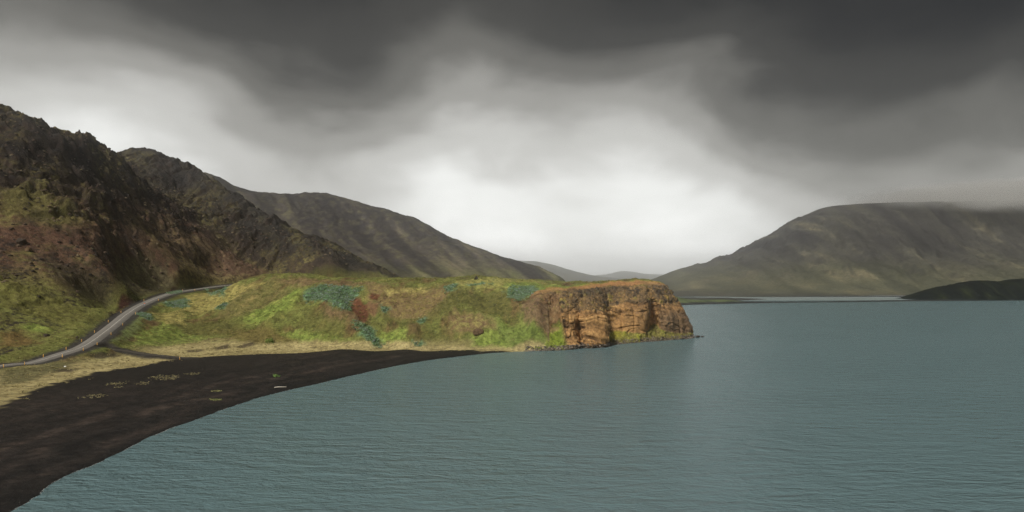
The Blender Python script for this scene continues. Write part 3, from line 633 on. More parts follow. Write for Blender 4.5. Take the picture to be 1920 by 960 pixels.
far_hill('dark_hill', PD, (600, 1000, 1025, 1210), 2.0, ground_material('cloud_shaded_moss_and_lava', 0.22, 2.0, (0.48, 0.66), 0.0, 0.10), cD, nD_, clip=-0.4)

def sandbar():
    near = [(1235,573.5),(1265,572.3),(1300,571.2),(1345,570),(1400,568.6),(1460,567.8),(1520,567.2),(1600,566.4),(1700,565),(1760,564.4),(1920,563.6)]
    P = [on_lake(*p) for p in near]; wid = [90, 80, 62, 60, 44, 30, 26, 26, 30, 34, 40]
    poly = P + [(x, y + w) for (x, y), w in reversed(list(zip(P, wid)))]
    xs = np.arange(180, 860, 2.0); ys = np.arange(850, 1110, 2.0); X, Y = np.meshgrid(xs, ys)
    d = poly_sd(X, Y, poly) + fbm(X, Y * 1.5, 30, 4, seed=81) * 5
    Z = np.clip(d * 0.09, -1, 1.5) + 0.12 * fbm(X, Y, 12, 3, seed=82)
    hump = 11 * np.exp(-(((X - 205) / 34) ** 2 + ((Y - 935) / 26) ** 2)) + 3.5 * np.exp(-(((X - 285) / 42) ** 2 + ((Y - 945) / 20) ** 2)); Z = Z + hump * sstep(-4, 6, d)
    a = fbm(X, Y, 20, 4, seed=83)
    col = lay([S(34,33,33), S(44,42,41), S(52,50,47)], .5 + a); col = mixc(col, lay([S(70,80,44), S(98,110,58)], .5 + a), sstep(1.6, 3.4, Z + a))
    q = grid_quads(len(ys), len(xs)); k = (Z > -0.3).ravel(); q = q[k[q].all(1)]
    V, q, at2 = compact(np.stack([X, Y, Z], -1).reshape(-1, 3), q, {'albedo': col.reshape(-1, 3), 'speckle': (col * .7).reshape(-1, 3)})
    tag(mesh_from('sandbar', V, q, M_FAR, at2), kind='structure')
    # spit of low land closing the lagoon on its left
    near = [(1235,567),(1290,566.5),(1340,565.5),(1380,564),(1405,562.8)]; far = [(1440,561.3),(1400,560),(1370,559),(1330,558.5),(1235,558)]
    poly = [on_lake(*p) for p in near + far]
    xs = np.arange(180, 420, 2.0); ys = np.arange(960, 1260, 2.0); X, Y = np.meshgrid(xs, ys)
    d = poly_sd(X, Y, poly) + fbm(X * .3, Y * 1.5, 30, 4, seed=85) * 9; Z = np.clip(d * .08, -1, 1.2) + .1 * fbm(X, Y, 12, 3, seed=86)
    a = fbm(X * .4, Y, 20, 4, seed=87); col = lay([S(48,47,46), S(62,60,56), S(84,88,58)], .45 + .8 * a)
    q = grid_quads(len(ys), len(xs)); k = (Z > -0.3).ravel(); q = q[k[q].all(1)]
    V, q, at2 = compact(np.stack([X, Y, Z], -1).reshape(-1, 3), q, {'albedo': col.reshape(-1, 3), 'speckle': (col * .7).reshape(-1, 3)})
    tag(mesh_from('spit', V, q, M_FAR, at2), kind='structure')
sandbar()

def lagoon():
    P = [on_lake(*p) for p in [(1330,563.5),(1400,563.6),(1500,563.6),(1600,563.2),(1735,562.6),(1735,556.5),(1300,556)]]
    m = bpy.data.materials['rippled_water'].copy(); m.name = 'sky_lightened_water'; m.node_tree.nodes['Principled BSDF'].inputs['Base Color'].default_value = (0.27, 0.33, 0.33, 1)  # base colour lightened to stand for sky reflected off the lagoon
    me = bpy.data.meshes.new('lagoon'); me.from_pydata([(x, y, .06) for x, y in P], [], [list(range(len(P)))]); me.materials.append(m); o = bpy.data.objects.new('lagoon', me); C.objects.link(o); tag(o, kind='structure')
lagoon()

# pale hills at the end of the valley and the plain they stand on
def cF(X, Y, Z, sl):
    a = fbm(X, Y, 150, 5, seed=91); c = lay([S(74,72,66), S(96,94,74)], .5 + a); return c, c * .8
K4, K5 = 2.2, 2.5
P4 = [at(p[0], p[1], p[2] * K4) for p in [(900,478,2400),(980,489,2400),(1005,490,2400),(1030,495,2400),(1060,503,2400),(1090,512,2400),(1125,521,2380)]] + [(x * K4, y * K4, z) for x, y, z in [(-500,2400,270),(-500,2000,20),(400,2400,8),(400,2000,0),(0,2050,10),(-500,2900,60),(400,2900,0),(0,2800,30)]]
far_hill('valley_hill', P4, (-500 * K4, 400 * K4, 2000 * K4, 2900 * K4), 26, M_FAR, cF, lambda X, Y, Z: fbm(X, Y, 120, 5, seed=92) * 6 * sstep(5, 40, Z), clip=-1)
P5 = [at(p[0], p[1], p[2] * K5) for p in [(1060,518,3600),(1115,519.5,3600),(1140,515,3600),(1165,509,3600),(1185,510,3600),(1210,515,3600),(1240,515,3600),(1280,524,3600)]] + [(x * K5, y * K5, z) for x, y, z in [(100,3200,0),(1000,3200,0),(1000,3600,5),(200,4100,5),(1000,4100,5),(100,3600,5),(330,3200,0),(550,3200,0),(780,3200,0),(330,4100,5),(780,4100,5),(550,4100,5)]]
far_hill('distant_hill', P5, (100 * K5, 1000 * K5, 3200 * K5, 4100 * K5), 36, M_FAR, cF, lambda X, Y, Z: fbm(X, Y, 150, 5, seed=93, ridged=True) * 8 * sstep(5, 40, Z), clip=-1)
tag(mesh_from('ground', np.array([(-4500,1285,.25),(5000,1285,.25),(5000,10900,.25),(-4500,10900,.25)]), np.array([[0,1,2,3]]), plain_material('plain_gravel', srgb(88,86,72), .95, .1, .3, .01)), kind='structure')

# ------------------------------------------------------------------ road
def ribbon(name, path, offs, dz, mat, parent=None):
    P = np.array(path); T = np.gradient(P[:, :2], axis=0); T /= np.linalg.norm(T, axis=1, keepdims=True); Nn = np.stack([T[:, 1], -T[:, 0]], 1)
    V = np.concatenate([np.column_stack([P[:, :2] + Nn * o, P[:, 2] + d]) for o, d in zip(offs, dz)]); n = len(P)
    q = [(j * n + i, (j + 1) * n + i, (j + 1) * n + i + 1, j * n + i + 1) for j in range(len(offs) - 1) for i in range(n - 1)]
    return mesh_from(name, V, np.array(q), mat, parent=parent)
ROADF = smooth_path(ROADC[::2], 12)
M_ASPH = plain_material('worn_asphalt', srgb(118,114,108), .9, .2, .14, .35)
road = tag(ribbon('road', ROADF, (-3.35, -3.05, 0, 3.05, 3.35), (-.25, .10, .16, .10, -.25), M_ASPH), kind='structure')
M_WHT = plain_material('road_paint', srgb(205,202,192), .8, .2, .2, .4)
tag(ribbon('centre_line', ROADF, (-.11, .11), (.165, .165), M_WHT, parent=road))
tag(ribbon('gravel_track', smooth_path(TRACK, 4), (-1.7, 0, 1.7), (.13, .2, .13), plain_material('track_gravel', srgb(78,73,66), .95, .1, .2, .6)), kind='structure')


# ------------------------------------------------------------------ things
def empty(name, loc, rz=0.0):
    o = bpy.data.objects.new(name, None); C.objects.link(o); o.location = loc; o.rotation_euler.z = rz; o.empty_display_size = 0.3; return o
def bm_obj(name, bm, mat, parent=None, smooth=False):
    me = bpy.data.meshes.new(name); bm.to_mesh(me); bm.free(); me.materials.append(mat)
    if smooth: me.polygons.foreach_set('use_smooth', np.ones(len(me.polygons), bool))
    o = bpy.data.objects.new(name, me); C.objects.link(o); o.parent = parent; return o
def stone_bm(seed, r=(1, 1, .7), sub=3, rough=.28, flat_bottom=True):
    bm = bmesh.new(); bmesh.ops.create_icosphere(bm, subdivisions=sub, radius=1.0)
    co = np.array([v.co[:] for v in bm.verts]); n = fbm3(co[:, 0] * 1.1, co[:, 1] * 1.1, co[:, 2] * 1.1, 4, .55, seed=seed)
    rr = np.random.RandomState(seed)
    d = 1 + rough * n
    for _ in range(7):                                  # broken facets
        a = rr.randn(3); a /= np.linalg.norm(a); k = rr.uniform(.62, .85); p = (co * d[:, None]) @ a; d = np.where(p > k, d * (k + .15 * (p - k)) / np.maximum(p, 1e-3), d)
    co = co * d[:, None] * np.array(r)
    if flat_bottom: co[:, 2] = np.maximum(co[:, 2], -.35 * r[2])
    for v, c in zip(bm.verts, co): v.co = c
    return bm
M_ROCK = plain_material('dark_lava_rock', srgb(62,54,48), .95, .15, .5, 1.2)
M_ROCKB = plain_material('brown_tuff_rock', srgb(92,74,56), .95, .15, .5, 1.2)
M_GREY = plain_material('grey_shore_stone', srgb(112,102,92), .9, .2, .45, 1.5)

# yellow marker posts along both edges of the road
M_POST = plain_material('yellow_plastic', srgb(226,168,52), .5, .4, .08, 6)
M_REF = plain_material('white_reflector', srgb(225,222,210), .3, .5, .05, 6)
def make_post():
    root = empty('marker_post', (0, 0, 0))
    bm = bmesh.new(); w, d = .115, .06
    lo = [bm.verts.new((sx * w, sy * d, -.4)) for sx, sy in ((-1, -1), (1, -1), (1, 1), (-1, 1))]
    hi = [bm.verts.new((sx * w * .9, sy * d * .9, 1.12 + .07 * sy)) for sx, sy in ((-1, -1), (1, -1), (1, 1), (-1, 1))]
    bm.faces.new(hi); bm.faces.new(lo[::-1])
    for i in range(4): bm.faces.new((lo[i], lo[(i + 1) % 4], hi[(i + 1) % 4], hi[i]))
    bmesh.ops.bevel(bm, geom=bm.edges[:], offset=.015, segments=1, affect='EDGES')
    bm_obj('shaft', bm, M_POST, root)
    for sy in (-1, 1):
        bm = bmesh.new(); bmesh.ops.create_cube(bm, size=1); bmesh.ops.scale(bm, vec=(.12, .012, .17), verts=bm.verts); bmesh.ops.translate(bm, vec=(0, sy * .063, .86), verts=bm.verts); bm_obj('reflector', bm, M_REF, root)
    return root
def copy_tree(o, parent=None):
    c = o.copy(); C.objects.link(c); c.parent = parent
    for ch in list(o.children): copy_tree(ch, c)
    return c
def road_edge(off):
    T = np.gradient(ROADF[:, :2], axis=0); T /= np.linalg.norm(T, axis=1, keepdims=True); Nn = np.stack([T[:, 1], -T[:, 0]], 1)
    P = ROADF[:, :2] + Nn * off; px = 960 + P[:, 0] / P[:, 1] * F; return P, px, np.arctan2(T[:, 1], T[:, 0])
ORD = ['first', 'second', 'third', 'fourth', 'fifth', 'sixth', 'seventh', 'eighth', 'ninth', 'tenth']
first_post = None
for off, pxs, side in ((-4.1, [81, 124, 153, 177, 203, 227, 270, 342], 'hill'), (4.1, [6, 46, 117, 156, 182, 208, 230, 254, 297, 365], 'lake')):
    P, px, ang = road_edge(off); vis = np.nonzero((ROADF[:, 1] > 235) & (ROADF[:, 1] < 560))[0]
    for k, target in enumerate(pxs):
        i = vis[np.argmin(np.abs(px[vis] - target))]; x, y = P[i]
        o = make_post() if first_post is None else copy_tree(first_post)
        first_post = first_post or o
        o.location = (x, y, float(land_z(x, y)) - .02); o.rotation_euler.z = ang[i] - math.pi / 2 + random.Random(k).uniform(-.15, .15)
        tag(o, f'yellow marker post on the {side} side of the road, {ORD[k]} from the left', 'marker post', 'marker posts along the road')
g = ground_at(337, 674); o = copy_tree(first_post); o.location = (g[0], g[1], g[2] - .02); o.rotation_euler.z = .3
tag(o, 'lone yellow marker post where the gravel track ends on the black beach', 'marker post', 'marker posts along the road')

# walker on the road
def make_person(loc, rz):
    skin = plain_material('skin', srgb(190,140,110), .6, .3, .05, 10); jk = plain_material('orange_jacket', srgb(226,110,44), .8, .2, .1, 8); tr = plain_material('pale_blue_trousers', srgb(150,172,190), .85, .2, .1, 8); hair = plain_material('brown_hair', srgb(60,44,34), .8, .3, .2, 20); boot = plain_material('boots', srgb(60,52,46), .8, .2, .1, 10)
    root = empty('person', loc, rz)
    def skinned(name, verts, edges, radii, mat, sub=2):
        me = bpy.data.meshes.new(name); me.from_pydata(verts, edges, []); o = bpy.data.objects.new(name, me); C.objects.link(o); o.parent = root
        m = o.modifiers.new('skin', 'SKIN'); m.use_smooth_shade = True
        for v, r in zip(me.skin_vertices[0].data, radii): v.radius = (r, r) if not isinstance(r, tuple) else r
        me.skin_vertices[0].data[0].use_root = True
        o.modifiers.new('sub', 'SUBSURF').levels = sub; o.modifiers['sub'].render_levels = sub; me.materials.append(mat); return o
    V = [(0,0,.98),(0,.01,1.2),(0,.01,1.42),(0,.02,1.52),(0,.04,1.63),(0,.05,1.74),
         (.1,0,.92),(.11,.14,.5),(.11,.12,.09),(.11,.27,.04), (-.1,0,.92),(-.11,-.06,.5),(-.11,-.24,.14),(-.11,-.10,.05),
         (.2,0,1.42),(.25,-.12,1.16),(.24,-.02,.92),(.24,.03,.84), (-.2,0,1.42),(-.25,.1,1.16),(-.24,.22,.98),(-.24,.28,.93)]
    E = [(0,1),(1,2),(2,3),(3,4),(4,5),(0,6),(6,7),(7,8),(8,9),(0,10),(10,11),(11,12),(12,13),(2,14),(14,15),(15,16),(16,17),(2,18),(18,19),(19,20),(20,21)]
    Rr = [.14,.13,.15,.055,.095,.08,.085,.062,.042,.035,.085,.062,.042,.035,.06,.048,.036,.032,.06,.048,.036,.032]
    skinned('body', V, E, Rr, skin)
    jv = [0,1,2,14,15,16,18,19,20]; je = [(0,1),(1,2),(2,3),(3,4),(4,5),(2,6),(6,7),(7,8)]; skinned('jacket', [V[i] for i in jv], je, [.175,.175,.185,.09,.078,.062,.09,.078,.062], jk)
    tv = [0,6,7,8,10,11,12]; te = [(0,1),(1,2),(2,3),(0,4),(4,5),(5,6)]; skinned('trousers', [V[i] for i in tv], te, [.16,.11,.085,.065,.11,.085,.065], tr)
    bm = bmesh.new(); bmesh.ops.create_icosphere(bm, subdivisions=2, radius=.112); bmesh.ops.scale(bm, vec=(.95, 1.05, 1.0), verts=bm.verts); bmesh.ops.translate(bm, vec=(0, .03, 1.71), verts=bm.verts)
    bmesh.ops.delete(bm, geom=[v for v in bm.verts if v.co.z < 1.66 or (v.co.y > .1 and v.co.z < 1.74)], context='VERTS'); bm_obj('hair', bm, hair, root, True)
    tag(root, 'person in orange jacket and pale blue trousers walking on the road bend', 'person')
P_, px_, an_ = road_edge(2.2); vis = np.nonzero((ROADF[:, 1] > 300) & (ROADF[:, 1] < 560))[0]; i = vis[np.argmin(np.abs(px_[vis] - 271))]
make_person((P_[i][0], P_[i][1], ROADF[i, 2] + .10), an_[i] - math.pi / 2)

def boulder(px, py, r, seed, label, mat=None, cat='boulder', name='boulder', sink=.25, pos=None):
    g = pos or ground_at(px, py); o = bm_obj(name, stone_bm(seed, r, 4 if max(r) > 2 else 3), mat or M_ROCK); o.location = (g[0], g[1], g[2] + r[2] * (.35 - sink)); o.rotation_euler.z = seed * 1.3
    return tag(o, label, cat)
boulder(88, 630, (1.6, 1.1, 1.0), 3, 'dark boulder half sunk in the grass, left one of two above the road')
boulder(144, 634, (.9, .8, .8), 4, 'small dark boulder close above the road, right one of two')
boulder(897, 626, (3.2, 2.4, 2.4), 5, 'dark brown rock jutting from the green slope below the plateau', M_ROCKB, 'rock', 'rock')
boulder(40, 455, (3.0, 2.6, 2.0), 6, 'large dark boulder on the brown hillside at the left edge', M_ROCK)
boulder(53, 470, (2.2, 1.8, 1.6), 7, 'rounded mossy boulder below the large dark one, far left hillside', M_ROCKB)
boulder(0, 0, (3.0, 1.1, .9), 8, 'low dark rock lying in the water off the tip of the headland', M_ROCK, 'rock', 'rock', .1, on_lake(1308, 632.3) + (0.0,))
boulder(0, 0, (1.2, .8, .6), 9, 'smallest dark rock at the outer end of the reef off the headland', M_ROCK, 'rock', 'rock', .1, on_lake(1317, 631.8) + (0.0,))
boulder(122, 688, (.42, .35, .35), 10, 'small white stone beside the ditch below the road', plain_material('white_stone', srgb(225,225,220), .8, .2, .05, 3), 'stone', 'stone')

# stone cairn on the plateau knoll
kg = ground_at(893, 524, 390); root = empty('stone_cairn', (kg[0], kg[1], kg[2] - .1)); rs = random.Random(5)
for k in range(16):
    lv = k / 15; o = bm_obj('stone', stone_bm(100 + k, (.55, .45, .34), 2), M_ROCK, root); rad = 1.15 * (1 - lv); a = k * 2.4
    o.location = (rad * math.cos(a), rad * math.sin(a) * .8, .15 + 1.7 * lv); o.rotation_euler = (rs.uniform(-.4, .4), rs.uniform(-.4, .4), rs.uniform(0, 6))
tag(root, 'small dark stone cairn on the grassy knoll of the plateau', 'cairn')

# bleached log near the waterline
def log_mesh():
    bm = bmesh.new(); rs = random.Random(3); n = 14; rings = []
    for i in range(n):
        t = i / (n - 1); x = -2.0 + 4.0 * t; r = .16 * (1 - .45 * t) * (1 if 0 < i < n - 1 else .55); y = .25 * math.sin(t * 2.4); z = .13 + .05 * math.sin(t * 5)
        rings.append([bm.verts.new((x, y + r * math.cos(a) * rs.uniform(.85, 1.15), z + r * math.sin(a) * rs.uniform(.85, 1.15))) for a in [j * math.pi / 4 for j in range(8)]])
    for a, b in zip(rings[:-1], rings[1:]):
        for j in range(8): bm.faces.new((a[j], a[(j + 1) % 8], b[(j + 1) % 8], b[j]))
    bm.faces.new(rings[0][::-1]); bm.faces.new(rings[-1]); return bm
g = ground_at(526, 727); o = bm_obj('driftwood_log', log_mesh(), plain_material('bleached_wood', srgb(214,206,190), .85, .2, .15, 4), None, True); o.location = g; o.rotation_euler.z = .35
tag(o, 'pale bleached driftwood log lying on the black beach near the water', 'driftwood')

# ---- leafy clumps and stones, joined
def blades(n, seed, spread=.5, hgt=.5, width=.12, lean=.5):
    """template of n small leaf triangles rising from a patch"""
    rs = np.random.RandomState(seed); V = []; T = []
    for i in range(n):
        a = rs.rand() * 6.283; r = spread * math.sqrt(rs.rand()); b = np.array([r * math.cos(a), r * math.sin(a), -.05]); d = rs.rand() * 6.283; w = np.array([math.cos(d), math.sin(d), 0]) * width
        tip = b + np.array([math.cos(a) * lean * rs.rand(), math.sin(a) * lean * rs.rand(), hgt * (.6 + .6 * rs.rand())]); k = len(V); V += [b - w, b + w, tip]; T.append((k, k + 1, k + 2))
    return np.array(V), np.array(T)
def scatter(name, pts, templates, smin, smax, mat, seed, parent=None, squash=1.0, colour=None, label=None, cat=None):
    rs = np.random.RandomState(seed); Vs = []; Ts = []; Cs = []; off = 0; pts = np.asarray(pts, float); pick = rs.randint(len(templates), size=len(pts))
    for ti, (V, T) in enumerate(templates):
        p = pts[pick == ti]; n = len(p)
        if not n: continue
        a = rs.rand(n) * 6.283; sc = smin + (smax - smin) * rs.rand(n) ** 2.2; ca, sa = np.cos(a)[:, None], np.sin(a)[:, None]
        X = (V[None, :, 0] * ca - V[None, :, 1] * sa) * sc[:, None] + p[:, 0:1]; Y = (V[None, :, 0] * sa + V[None, :, 1] * ca) * sc[:, None] + p[:, 1:2]; Z = V[None, :, 2] * sc[:, None] * squash + p[:, 2:3]
        Vs.append(np.stack([X, Y, Z], -1).reshape(-1, 3)); Ts.append((T[None] + (np.arange(n) * len(V))[:, None, None] + off).reshape(-1, T.shape[1])); off += n * len(V)
        if colour is not None: c = colour(rs.rand(n)); Cs.append(np.repeat(c[:, None], len(V), 1).reshape(-1, 3))
    o = mesh_from(name, np.concatenate(Vs), np.concatenate(Ts), mat, {'albedo': np.concatenate(Cs), 'speckle': np.concatenate(Cs) * .8} if colour is not None else None, smooth=False)
    return tag(o, label, cat, kind='stuff')
def tri_template(bm): 
    bmesh.ops.triangulate(bm, faces=bm.faces[:]); bm.verts.ensure_lookup_table(); V = np.array([v.co[:] for v in bm.verts]); T = np.array([[v.index for v in f.verts] for f in bm.faces]); bm.free(); return V, T
def in_poly(poly, n, seed):
    rs = np.random.RandomState(seed); P = np.array(poly); lo, hi = P.min(0), P.max(0); q = lo + rs.rand(n * 4, 2) * (hi - lo); q = q[poly_sd(q[:, 0], q[:, 1], poly) + 2.5 * fbm(q[:, 0], q[:, 1], 6, 3, seed=13) > .6 + rs.randn(n * 4) * 1.3][:n]; return q
def with_z(q): return np.column_stack([q, land_z(q[:, 0], q[:, 1])])
def area(p): p = np.array(p); return .5 * abs(np.dot(p[:, 0], np.roll(p[:, 1], 1)) - np.dot(p[:, 1], np.roll(p[:, 0], 1)))
M_TUFT = ground_material('leaves', 3, .02, (.5, .7))
lp = np.concatenate([in_poly(q, int(area(q) * 1.7) + 6, 200 + i) for i, q in enumerate(LUPW)])
LUPT = [blades(16, 300 + i, .5, .55, .2, .45) for i in range(4)]
scatter('lupin_patch', with_z(lp), LUPT, .8, 1.6, M_TUFT, 1, colour=lambda t: lay([S(100,120,72), S(118,150,98), S(130,156,122), S(146,158,152)], t))

rs = np.random.RandomState(77)
def sample(n, prob, seed):
    r = np.random.RandomState(seed); j = r.randint(len(gy), size=n * 6); i = r.randint(len(gx), size=n * 6); ok = r.rand(n * 6) < prob[j, i]; j, i = j[ok][:n], i[ok][:n]
    q = np.column_stack([gx[i] + r.rand(len(i)) * STEP, gy[j] + r.rand(len(i)) * STEP]); return q
seen = (GX > -0.82 * GY - 10) & (GY < 660) & (SDC < 0) & (SD_LAKE < -1)
STT = [tri_template(stone_bm(400 + i, (1, .85, .75), 1, .5)) for i in range(6)]
pr = hillm * seen * (0.12 + 0.88 * where_rock) * sstep(20, 45, LAND) * (RD > 7)
scatter('scattered_rocks', with_z(sample(9000, pr, 1)), STT, .3, 1.9, M_TUFT, 2, squash=.8, colour=lambda t: lay([S(40,36,33), S(66,54,45), S(96,78,62), S(110,100,70)], t))
GT = [blades(9, 500 + i, .45, .4, .14, .4) for i in range(4)]
pr = seen * (1 - .85 * sstep(-3, 1, SD_BEACH)) * sstep(9, 0, SD_BEACH) * (1 - hillm) * (LAND < 6) * (RD > 6.5) * (TD > 4)
scatter('dry_grass', with_z(sample(12000, pr, 3)), GT, .5, 1.3, M_TUFT, 4, colour=lambda t: lay([S(104,96,58), S(156,140,86), S(176,162,108), S(140,134,70)], t))
pr = seen * (1 - beachm) * (1 - hillm) * (LAND > 6) * (GY < 430) * (RD > 7)
scatter('slope_grass', with_z(sample(16000, pr, 5)), GT, .5, 1.5, M_TUFT, 6, colour=lambda t: lay([S(82,84,34), S(104,112,42), S(126,126,52), S(156,142,70)], t))
pr = seen * hillm * (LAND < 75) * sstep(1.1, .6, SL) * sstep(-.3, .3, nA) * (RD > 7.5)
scatter('hill_moss', with_z(sample(9000, pr, 7)), GT, .5, 1.6, M_TUFT, 8, squash=.8, colour=lambda t: lay([S(92,90,40), S(122,118,50), S(150,140,66)], t))
pr = seen * sb * (SD_LAKE < -1) * sstep(.1, -.5, nC + .4 * nB)
scatter('beach_pebbles', with_z(sample(5000, pr, 11)), STT, .06, .34, M_TUFT, 12, squash=.6, colour=lambda t: lay([S(30,27,25), S(52,46,41), S(84,76,68)], t))
# grass on the sand
bg_ = []
for q in ([(163,741),(193,738),(192,747),(165,749)], [(203,718),(233,714),(230,722),(204,723)], [(253,718),(283,715),(281,721),(254,722)], [(277,708),(300,703),(333,703),(330,711),(285,713)], [(343,700),(370,699),(366,704),(345,704)], [(140,746),(160,744),(158,749)], [(210,726),(226,724),(224,728)]):
    w = region(q); bg_.append(in_poly(w, int(area(w) * 1.3) + 4, len(bg_) + 900))
scatter('beach_grass', with_z(np.concatenate(bg_)), GT, .4, .9, M_TUFT, 9, colour=lambda t: lay([S(120,112,72), S(158,146,98), S(174,164,116)], t))
def tuft(px, py, n, spread, h_, cols, label, seed, name='grass_tussock', cat='grass tuft'):
    g = ground_at(px, py); rs = np.random.RandomState(seed); q = np.column_stack([g[0] + rs.randn(n) * spread, g[1] + rs.randn(n) * spread * .6]); q = np.column_stack([q, land_z(q[:, 0], q[:, 1])])
    o = scatter(name, q, [blades(14, seed + i, .4, h_, .12, .35) for i in range(3)], .7, 1.3, M_TUFT, seed, colour=lambda t: lay(cols, t)); del o['kind']; return tag(o, label, cat)
tuft(518, 706, 16, .55, .75, [S(96,130,56), S(126,158,76)], 'fresh green grass tuft alone on the upper black beach', 600)
tuft(408, 734, 16, .8, .35, [S(140,140,84), S(168,164,104)], 'pale grass tuft on the black beach, upper of the pair', 610)
tuft(408, 750, 20, .9, .35, [S(136,146,76), S(164,166,98)], 'pale grass tuft on the black beach, lower one near the water', 620)
# shrub at the foot of the slope
g = ground_at(506, 643); root = empty('shrub', g); rs = np.random.RandomState(9); V = []; T = []
for i in range(420):
    d = rs.randn(3); d /= np.linalg.norm(d); d[2] = abs(d[2]); c = d * np.array([2.4, 1.9, 2.6]) * (.55 + .45 * rs.rand()) * (1 + .2 * math.sin(5 * d[0] + 3 * d[1])); a = rs.randn(3); a /= np.linalg.norm(a); b = np.cross(a, d); b /= np.linalg.norm(b) + 1e-6; k = len(V); V += [c - a * .22, c + a * .22, c + b * .38 + d * .1]; T.append((k, k + 1, k + 2))
V = np.array(V); cc = lay([S(70,92,30), S(104,128,42), S(122,140,56)], np.repeat(rs.rand(420), 3)); mesh_from('crown', V, np.array(T), M_TUFT, {'albedo': cc, 'speckle': cc * .7}, False, root)
bm = bmesh.new(); bmesh.ops.create_cone(bm, segments=7, radius1=.16, radius2=.07, depth=1.8, cap_ends=True); bmesh.ops.translate(bm, vec=(0, 0, .8), verts=bm.verts); bm_obj('trunk', bm, M_ROCK, root)
tag(root, 'round bright green shrub at the foot of the headland slope', 'shrub')

# broken line of swash at the edge of the beach
def swash():
    P = np.array(smooth_path([(x, y, 0) for x, y in SHORE[3:]], 40)); seg = np.linalg.norm(np.diff(P[:, :2], axis=0), axis=1); V = []; T = []; rs = np.random.RandomState(31)
    acc = np.concatenate([[0], np.cumsum(seg)]); n = int(acc[-1] / .5); xs = np.interp(np.arange(n) * .5, acc, P[:, 0]); ys = np.interp(np.arange(n) * .5, acc, P[:, 1])
    tx = np.gradient(xs); ty = np.gradient(ys); l = np.hypot(tx, ty); nx, ny = ty / l, -tx / l
    f0 = land_z
    on = fbm(xs, ys, 7, 3, seed=37) + .15 * rs.randn(n)
    for i in range(n - 1):
        if on[i] < -.02: continue
        # find where the sand meets the water on this line
        q = np.linspace(-3, 3, 25); z = f0(xs[i] + nx[i] * q, ys[i] + ny[i] * q); k = np.argmin(np.abs(z)); o = q[k] + .05 * rs.randn(); w = .06 + .12 * max(0, on[i])
        c = np.array([xs[i] + nx[i] * o, ys[i] + ny[i] * o]); t = np.array([tx[i], ty[i]]) / l[i]; m = np.array([nx[i], ny[i]]); h_ = rs.uniform(.25, .5); b = len(V)
        V += [(*(c - t * h_), .015), (*(c - m * w), .02), (*(c + t * h_), .015), (*(c + m * w), .02)]; T.append((b, b + 1, b + 2, b + 3))
    o = mesh_from('swash', np.array(V), np.array(T), plain_material('foam', srgb(150,156,154), .7, .3, .1, 2), smooth=False); tag(o, kind='stuff')
swash()

# stones along the foot of the cliff
cv = CLIFFV.reshape(-1, 3); rs = np.random.RandomState(21); ok = (cv[:, 2] > -.2) & (cv[:, 2] < 2.2) & (cv[:, 1] < 425); cvx = cv[ok]; pick = cvx[rs.randint(len(cvx), size=2600)] + rs.randn(2600, 3) * [.3, .3, .05]
scatter('shore_stones', pick, STT, .15, .75, M_TUFT, 22, squash=.8, colour=lambda t: lay([S(52,46,40), S(88,76,64), S(124,112,100), S(140,130,120)], t))
shore_l = [at(*p) for p in [(1000,655,347.5),(1020,653,349),(1040,652,351),(1060,651,353),(1050,648,354),(1030,646,352)]]
big = [(1012,656.5),(1024,655.5),(1036,655),(1050,654.5),(1061,653.5),(1072,652)]
for k, (px, py) in enumerate(big):
    c = CLIFFV.reshape(-1, 3); cc_ = 960 + c[:, 0] / c[:, 1] * F; rr = HZ + (CAM_H - c[:, 2]) / c[:, 1] * F; i = np.argmin((cc_ - px) ** 2 + (rr - py) ** 2); p = c[i]
    o = bm_obj('shore_boulder', stone_bm(700 + k, (.9 + .2 * (k % 3), .8, .65), 3), M_GREY); o.location = (p[0], p[1] - .3, p[2] + .05); o.rotation_euler.z = k
    tag(o, f'grey boulder at the waterline below the headland, {ORD[k]} from the left', 'boulder', 'boulders at the foot of the headland')

# ------------------------------------------------------------------ air
def build_haze():
    m = bpy.data.materials.new('moist_air'); m.use_nodes = True; nt = m.node_tree; nt.nodes.clear()
    out = N(nt, 'ShaderNodeOutputMaterial'); v = N(nt, 'ShaderNodeVolumePrincipled'); v.inputs['Color'].default_value = (0.98, 0.985, 0.985, 1); v.inputs['Density'].default_value = 0.00019; v.inputs['Anisotropy'].default_value = 0.93
    nt.links.new(v.outputs[0], out.inputs['Volume'])
    x0, x1, y0, y1, z0, z1 = -4600, 5100, -420, 11000, -4, 290
    V = [(x, y, z) for z in (z0, z1) for x, y in ((x0, y0), (x1, y0), (x1, y1), (x0, y1))]
    q = [(0, 3, 2, 1), (4, 5, 6, 7), (0, 1, 5, 4), (1, 2, 6, 5), (2, 3, 7, 6), (3, 0, 4, 7)]
    tag(mesh_from('haze', np.array(V), np.array(q), m, smooth=False), kind='stuff')
build_haze()

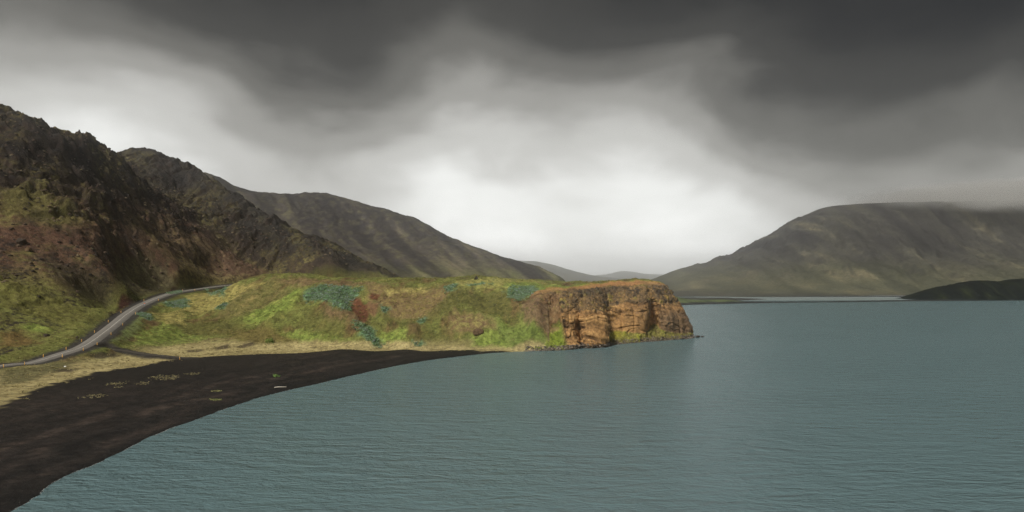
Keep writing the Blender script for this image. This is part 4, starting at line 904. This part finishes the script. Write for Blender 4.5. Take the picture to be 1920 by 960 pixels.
def build_low_cloud():
    m = bpy.data.materials.new('cloud_vapour'); m.use_nodes = True; nt = m.node_tree; nt.nodes.clear(); L = nt.links.new
    out = N(nt, 'ShaderNodeOutputMaterial'); v = N(nt, 'ShaderNodeVolumePrincipled'); v.inputs['Color'].default_value = (0.94, 0.935, 0.92, 1); v.inputs['Anisotropy'].default_value = 0.3
    tc = N(nt, 'ShaderNodeTexCoord'); mp = N(nt, 'ShaderNodeMapping'); mp.inputs['Scale'].default_value = (1, 1, 1.6); L(tc.outputs['Object'], mp.inputs[0])
    nz = N(nt, 'ShaderNodeTexNoise', inp={'Scale': 0.011, 'Detail': 4.0, 'Roughness': 0.55}); L(mp.outputs[0], nz.inputs['Vector'])
    sp = N(nt, 'ShaderNodeSeparateXYZ'); L(tc.outputs['Object'], sp.inputs[0])
    low = N(nt, 'ShaderNodeMapRange', inp={1: 190.0, 2: 245.0, 3: -0.22, 4: 0.30}); L(sp.outputs[2], low.inputs[0])
    left = N(nt, 'ShaderNodeMapRange', inp={1: 880.0, 2: 1150.0, 3: -0.35, 4: 0.02}); L(sp.outputs[0], left.inputs[0])
    d = math_node(nt, 'ADD', math_node(nt, 'ADD', nz.outputs[0], low.outputs[0]), left.outputs[0])
    vs = N(nt, 'ShaderNodeMapping', vector_type='POINT'); vs.inputs['Location'].default_value = (-1470 / 720, -1680 / 330, -222 / 60); vs.inputs['Scale'].default_value = (1 / 720, 1 / 330, 1 / 60); L(tc.outputs['Object'], vs.inputs[0])
    ln = N(nt, 'ShaderNodeVectorMath', operation='LENGTH'); L(vs.outputs[0], ln.inputs[0])
    fall = N(nt, 'ShaderNodeMapRange', inp={1: 0.95, 2: 0.25, 3: 0.0, 4: 1.0}, interpolation_type='SMOOTHSTEP'); L(ln.outputs['Value'], fall.inputs[0])
    d = math_node(nt, 'MULTIPLY', math_node(nt, 'MULTIPLY', math_node(nt, 'SUBTRACT', nz.outputs[0], 0.30, clamp=True), fall.outputs[0]), 0.42); L(d, v.inputs['Density'])
    L(v.outputs[0], out.inputs['Volume'])
    bm = bmesh.new(); bmesh.ops.create_icosphere(bm, subdivisions=4, radius=1)
    for q in bm.verts:
        c = q.co; k = 1 + .12 * float(fbm3(np.array([c.x * 2]), np.array([c.y * 2]), np.array([c.z * 2]), 3, seed=5)[0]); q.co = (1470 + 720 * c.x * k, 1680 + 330 * c.y * k, 222 + 60 * c.z)
    o = bm_obj('low_cloud', bm, m, None, True); tag(o, kind='stuff')
build_low_cloud()
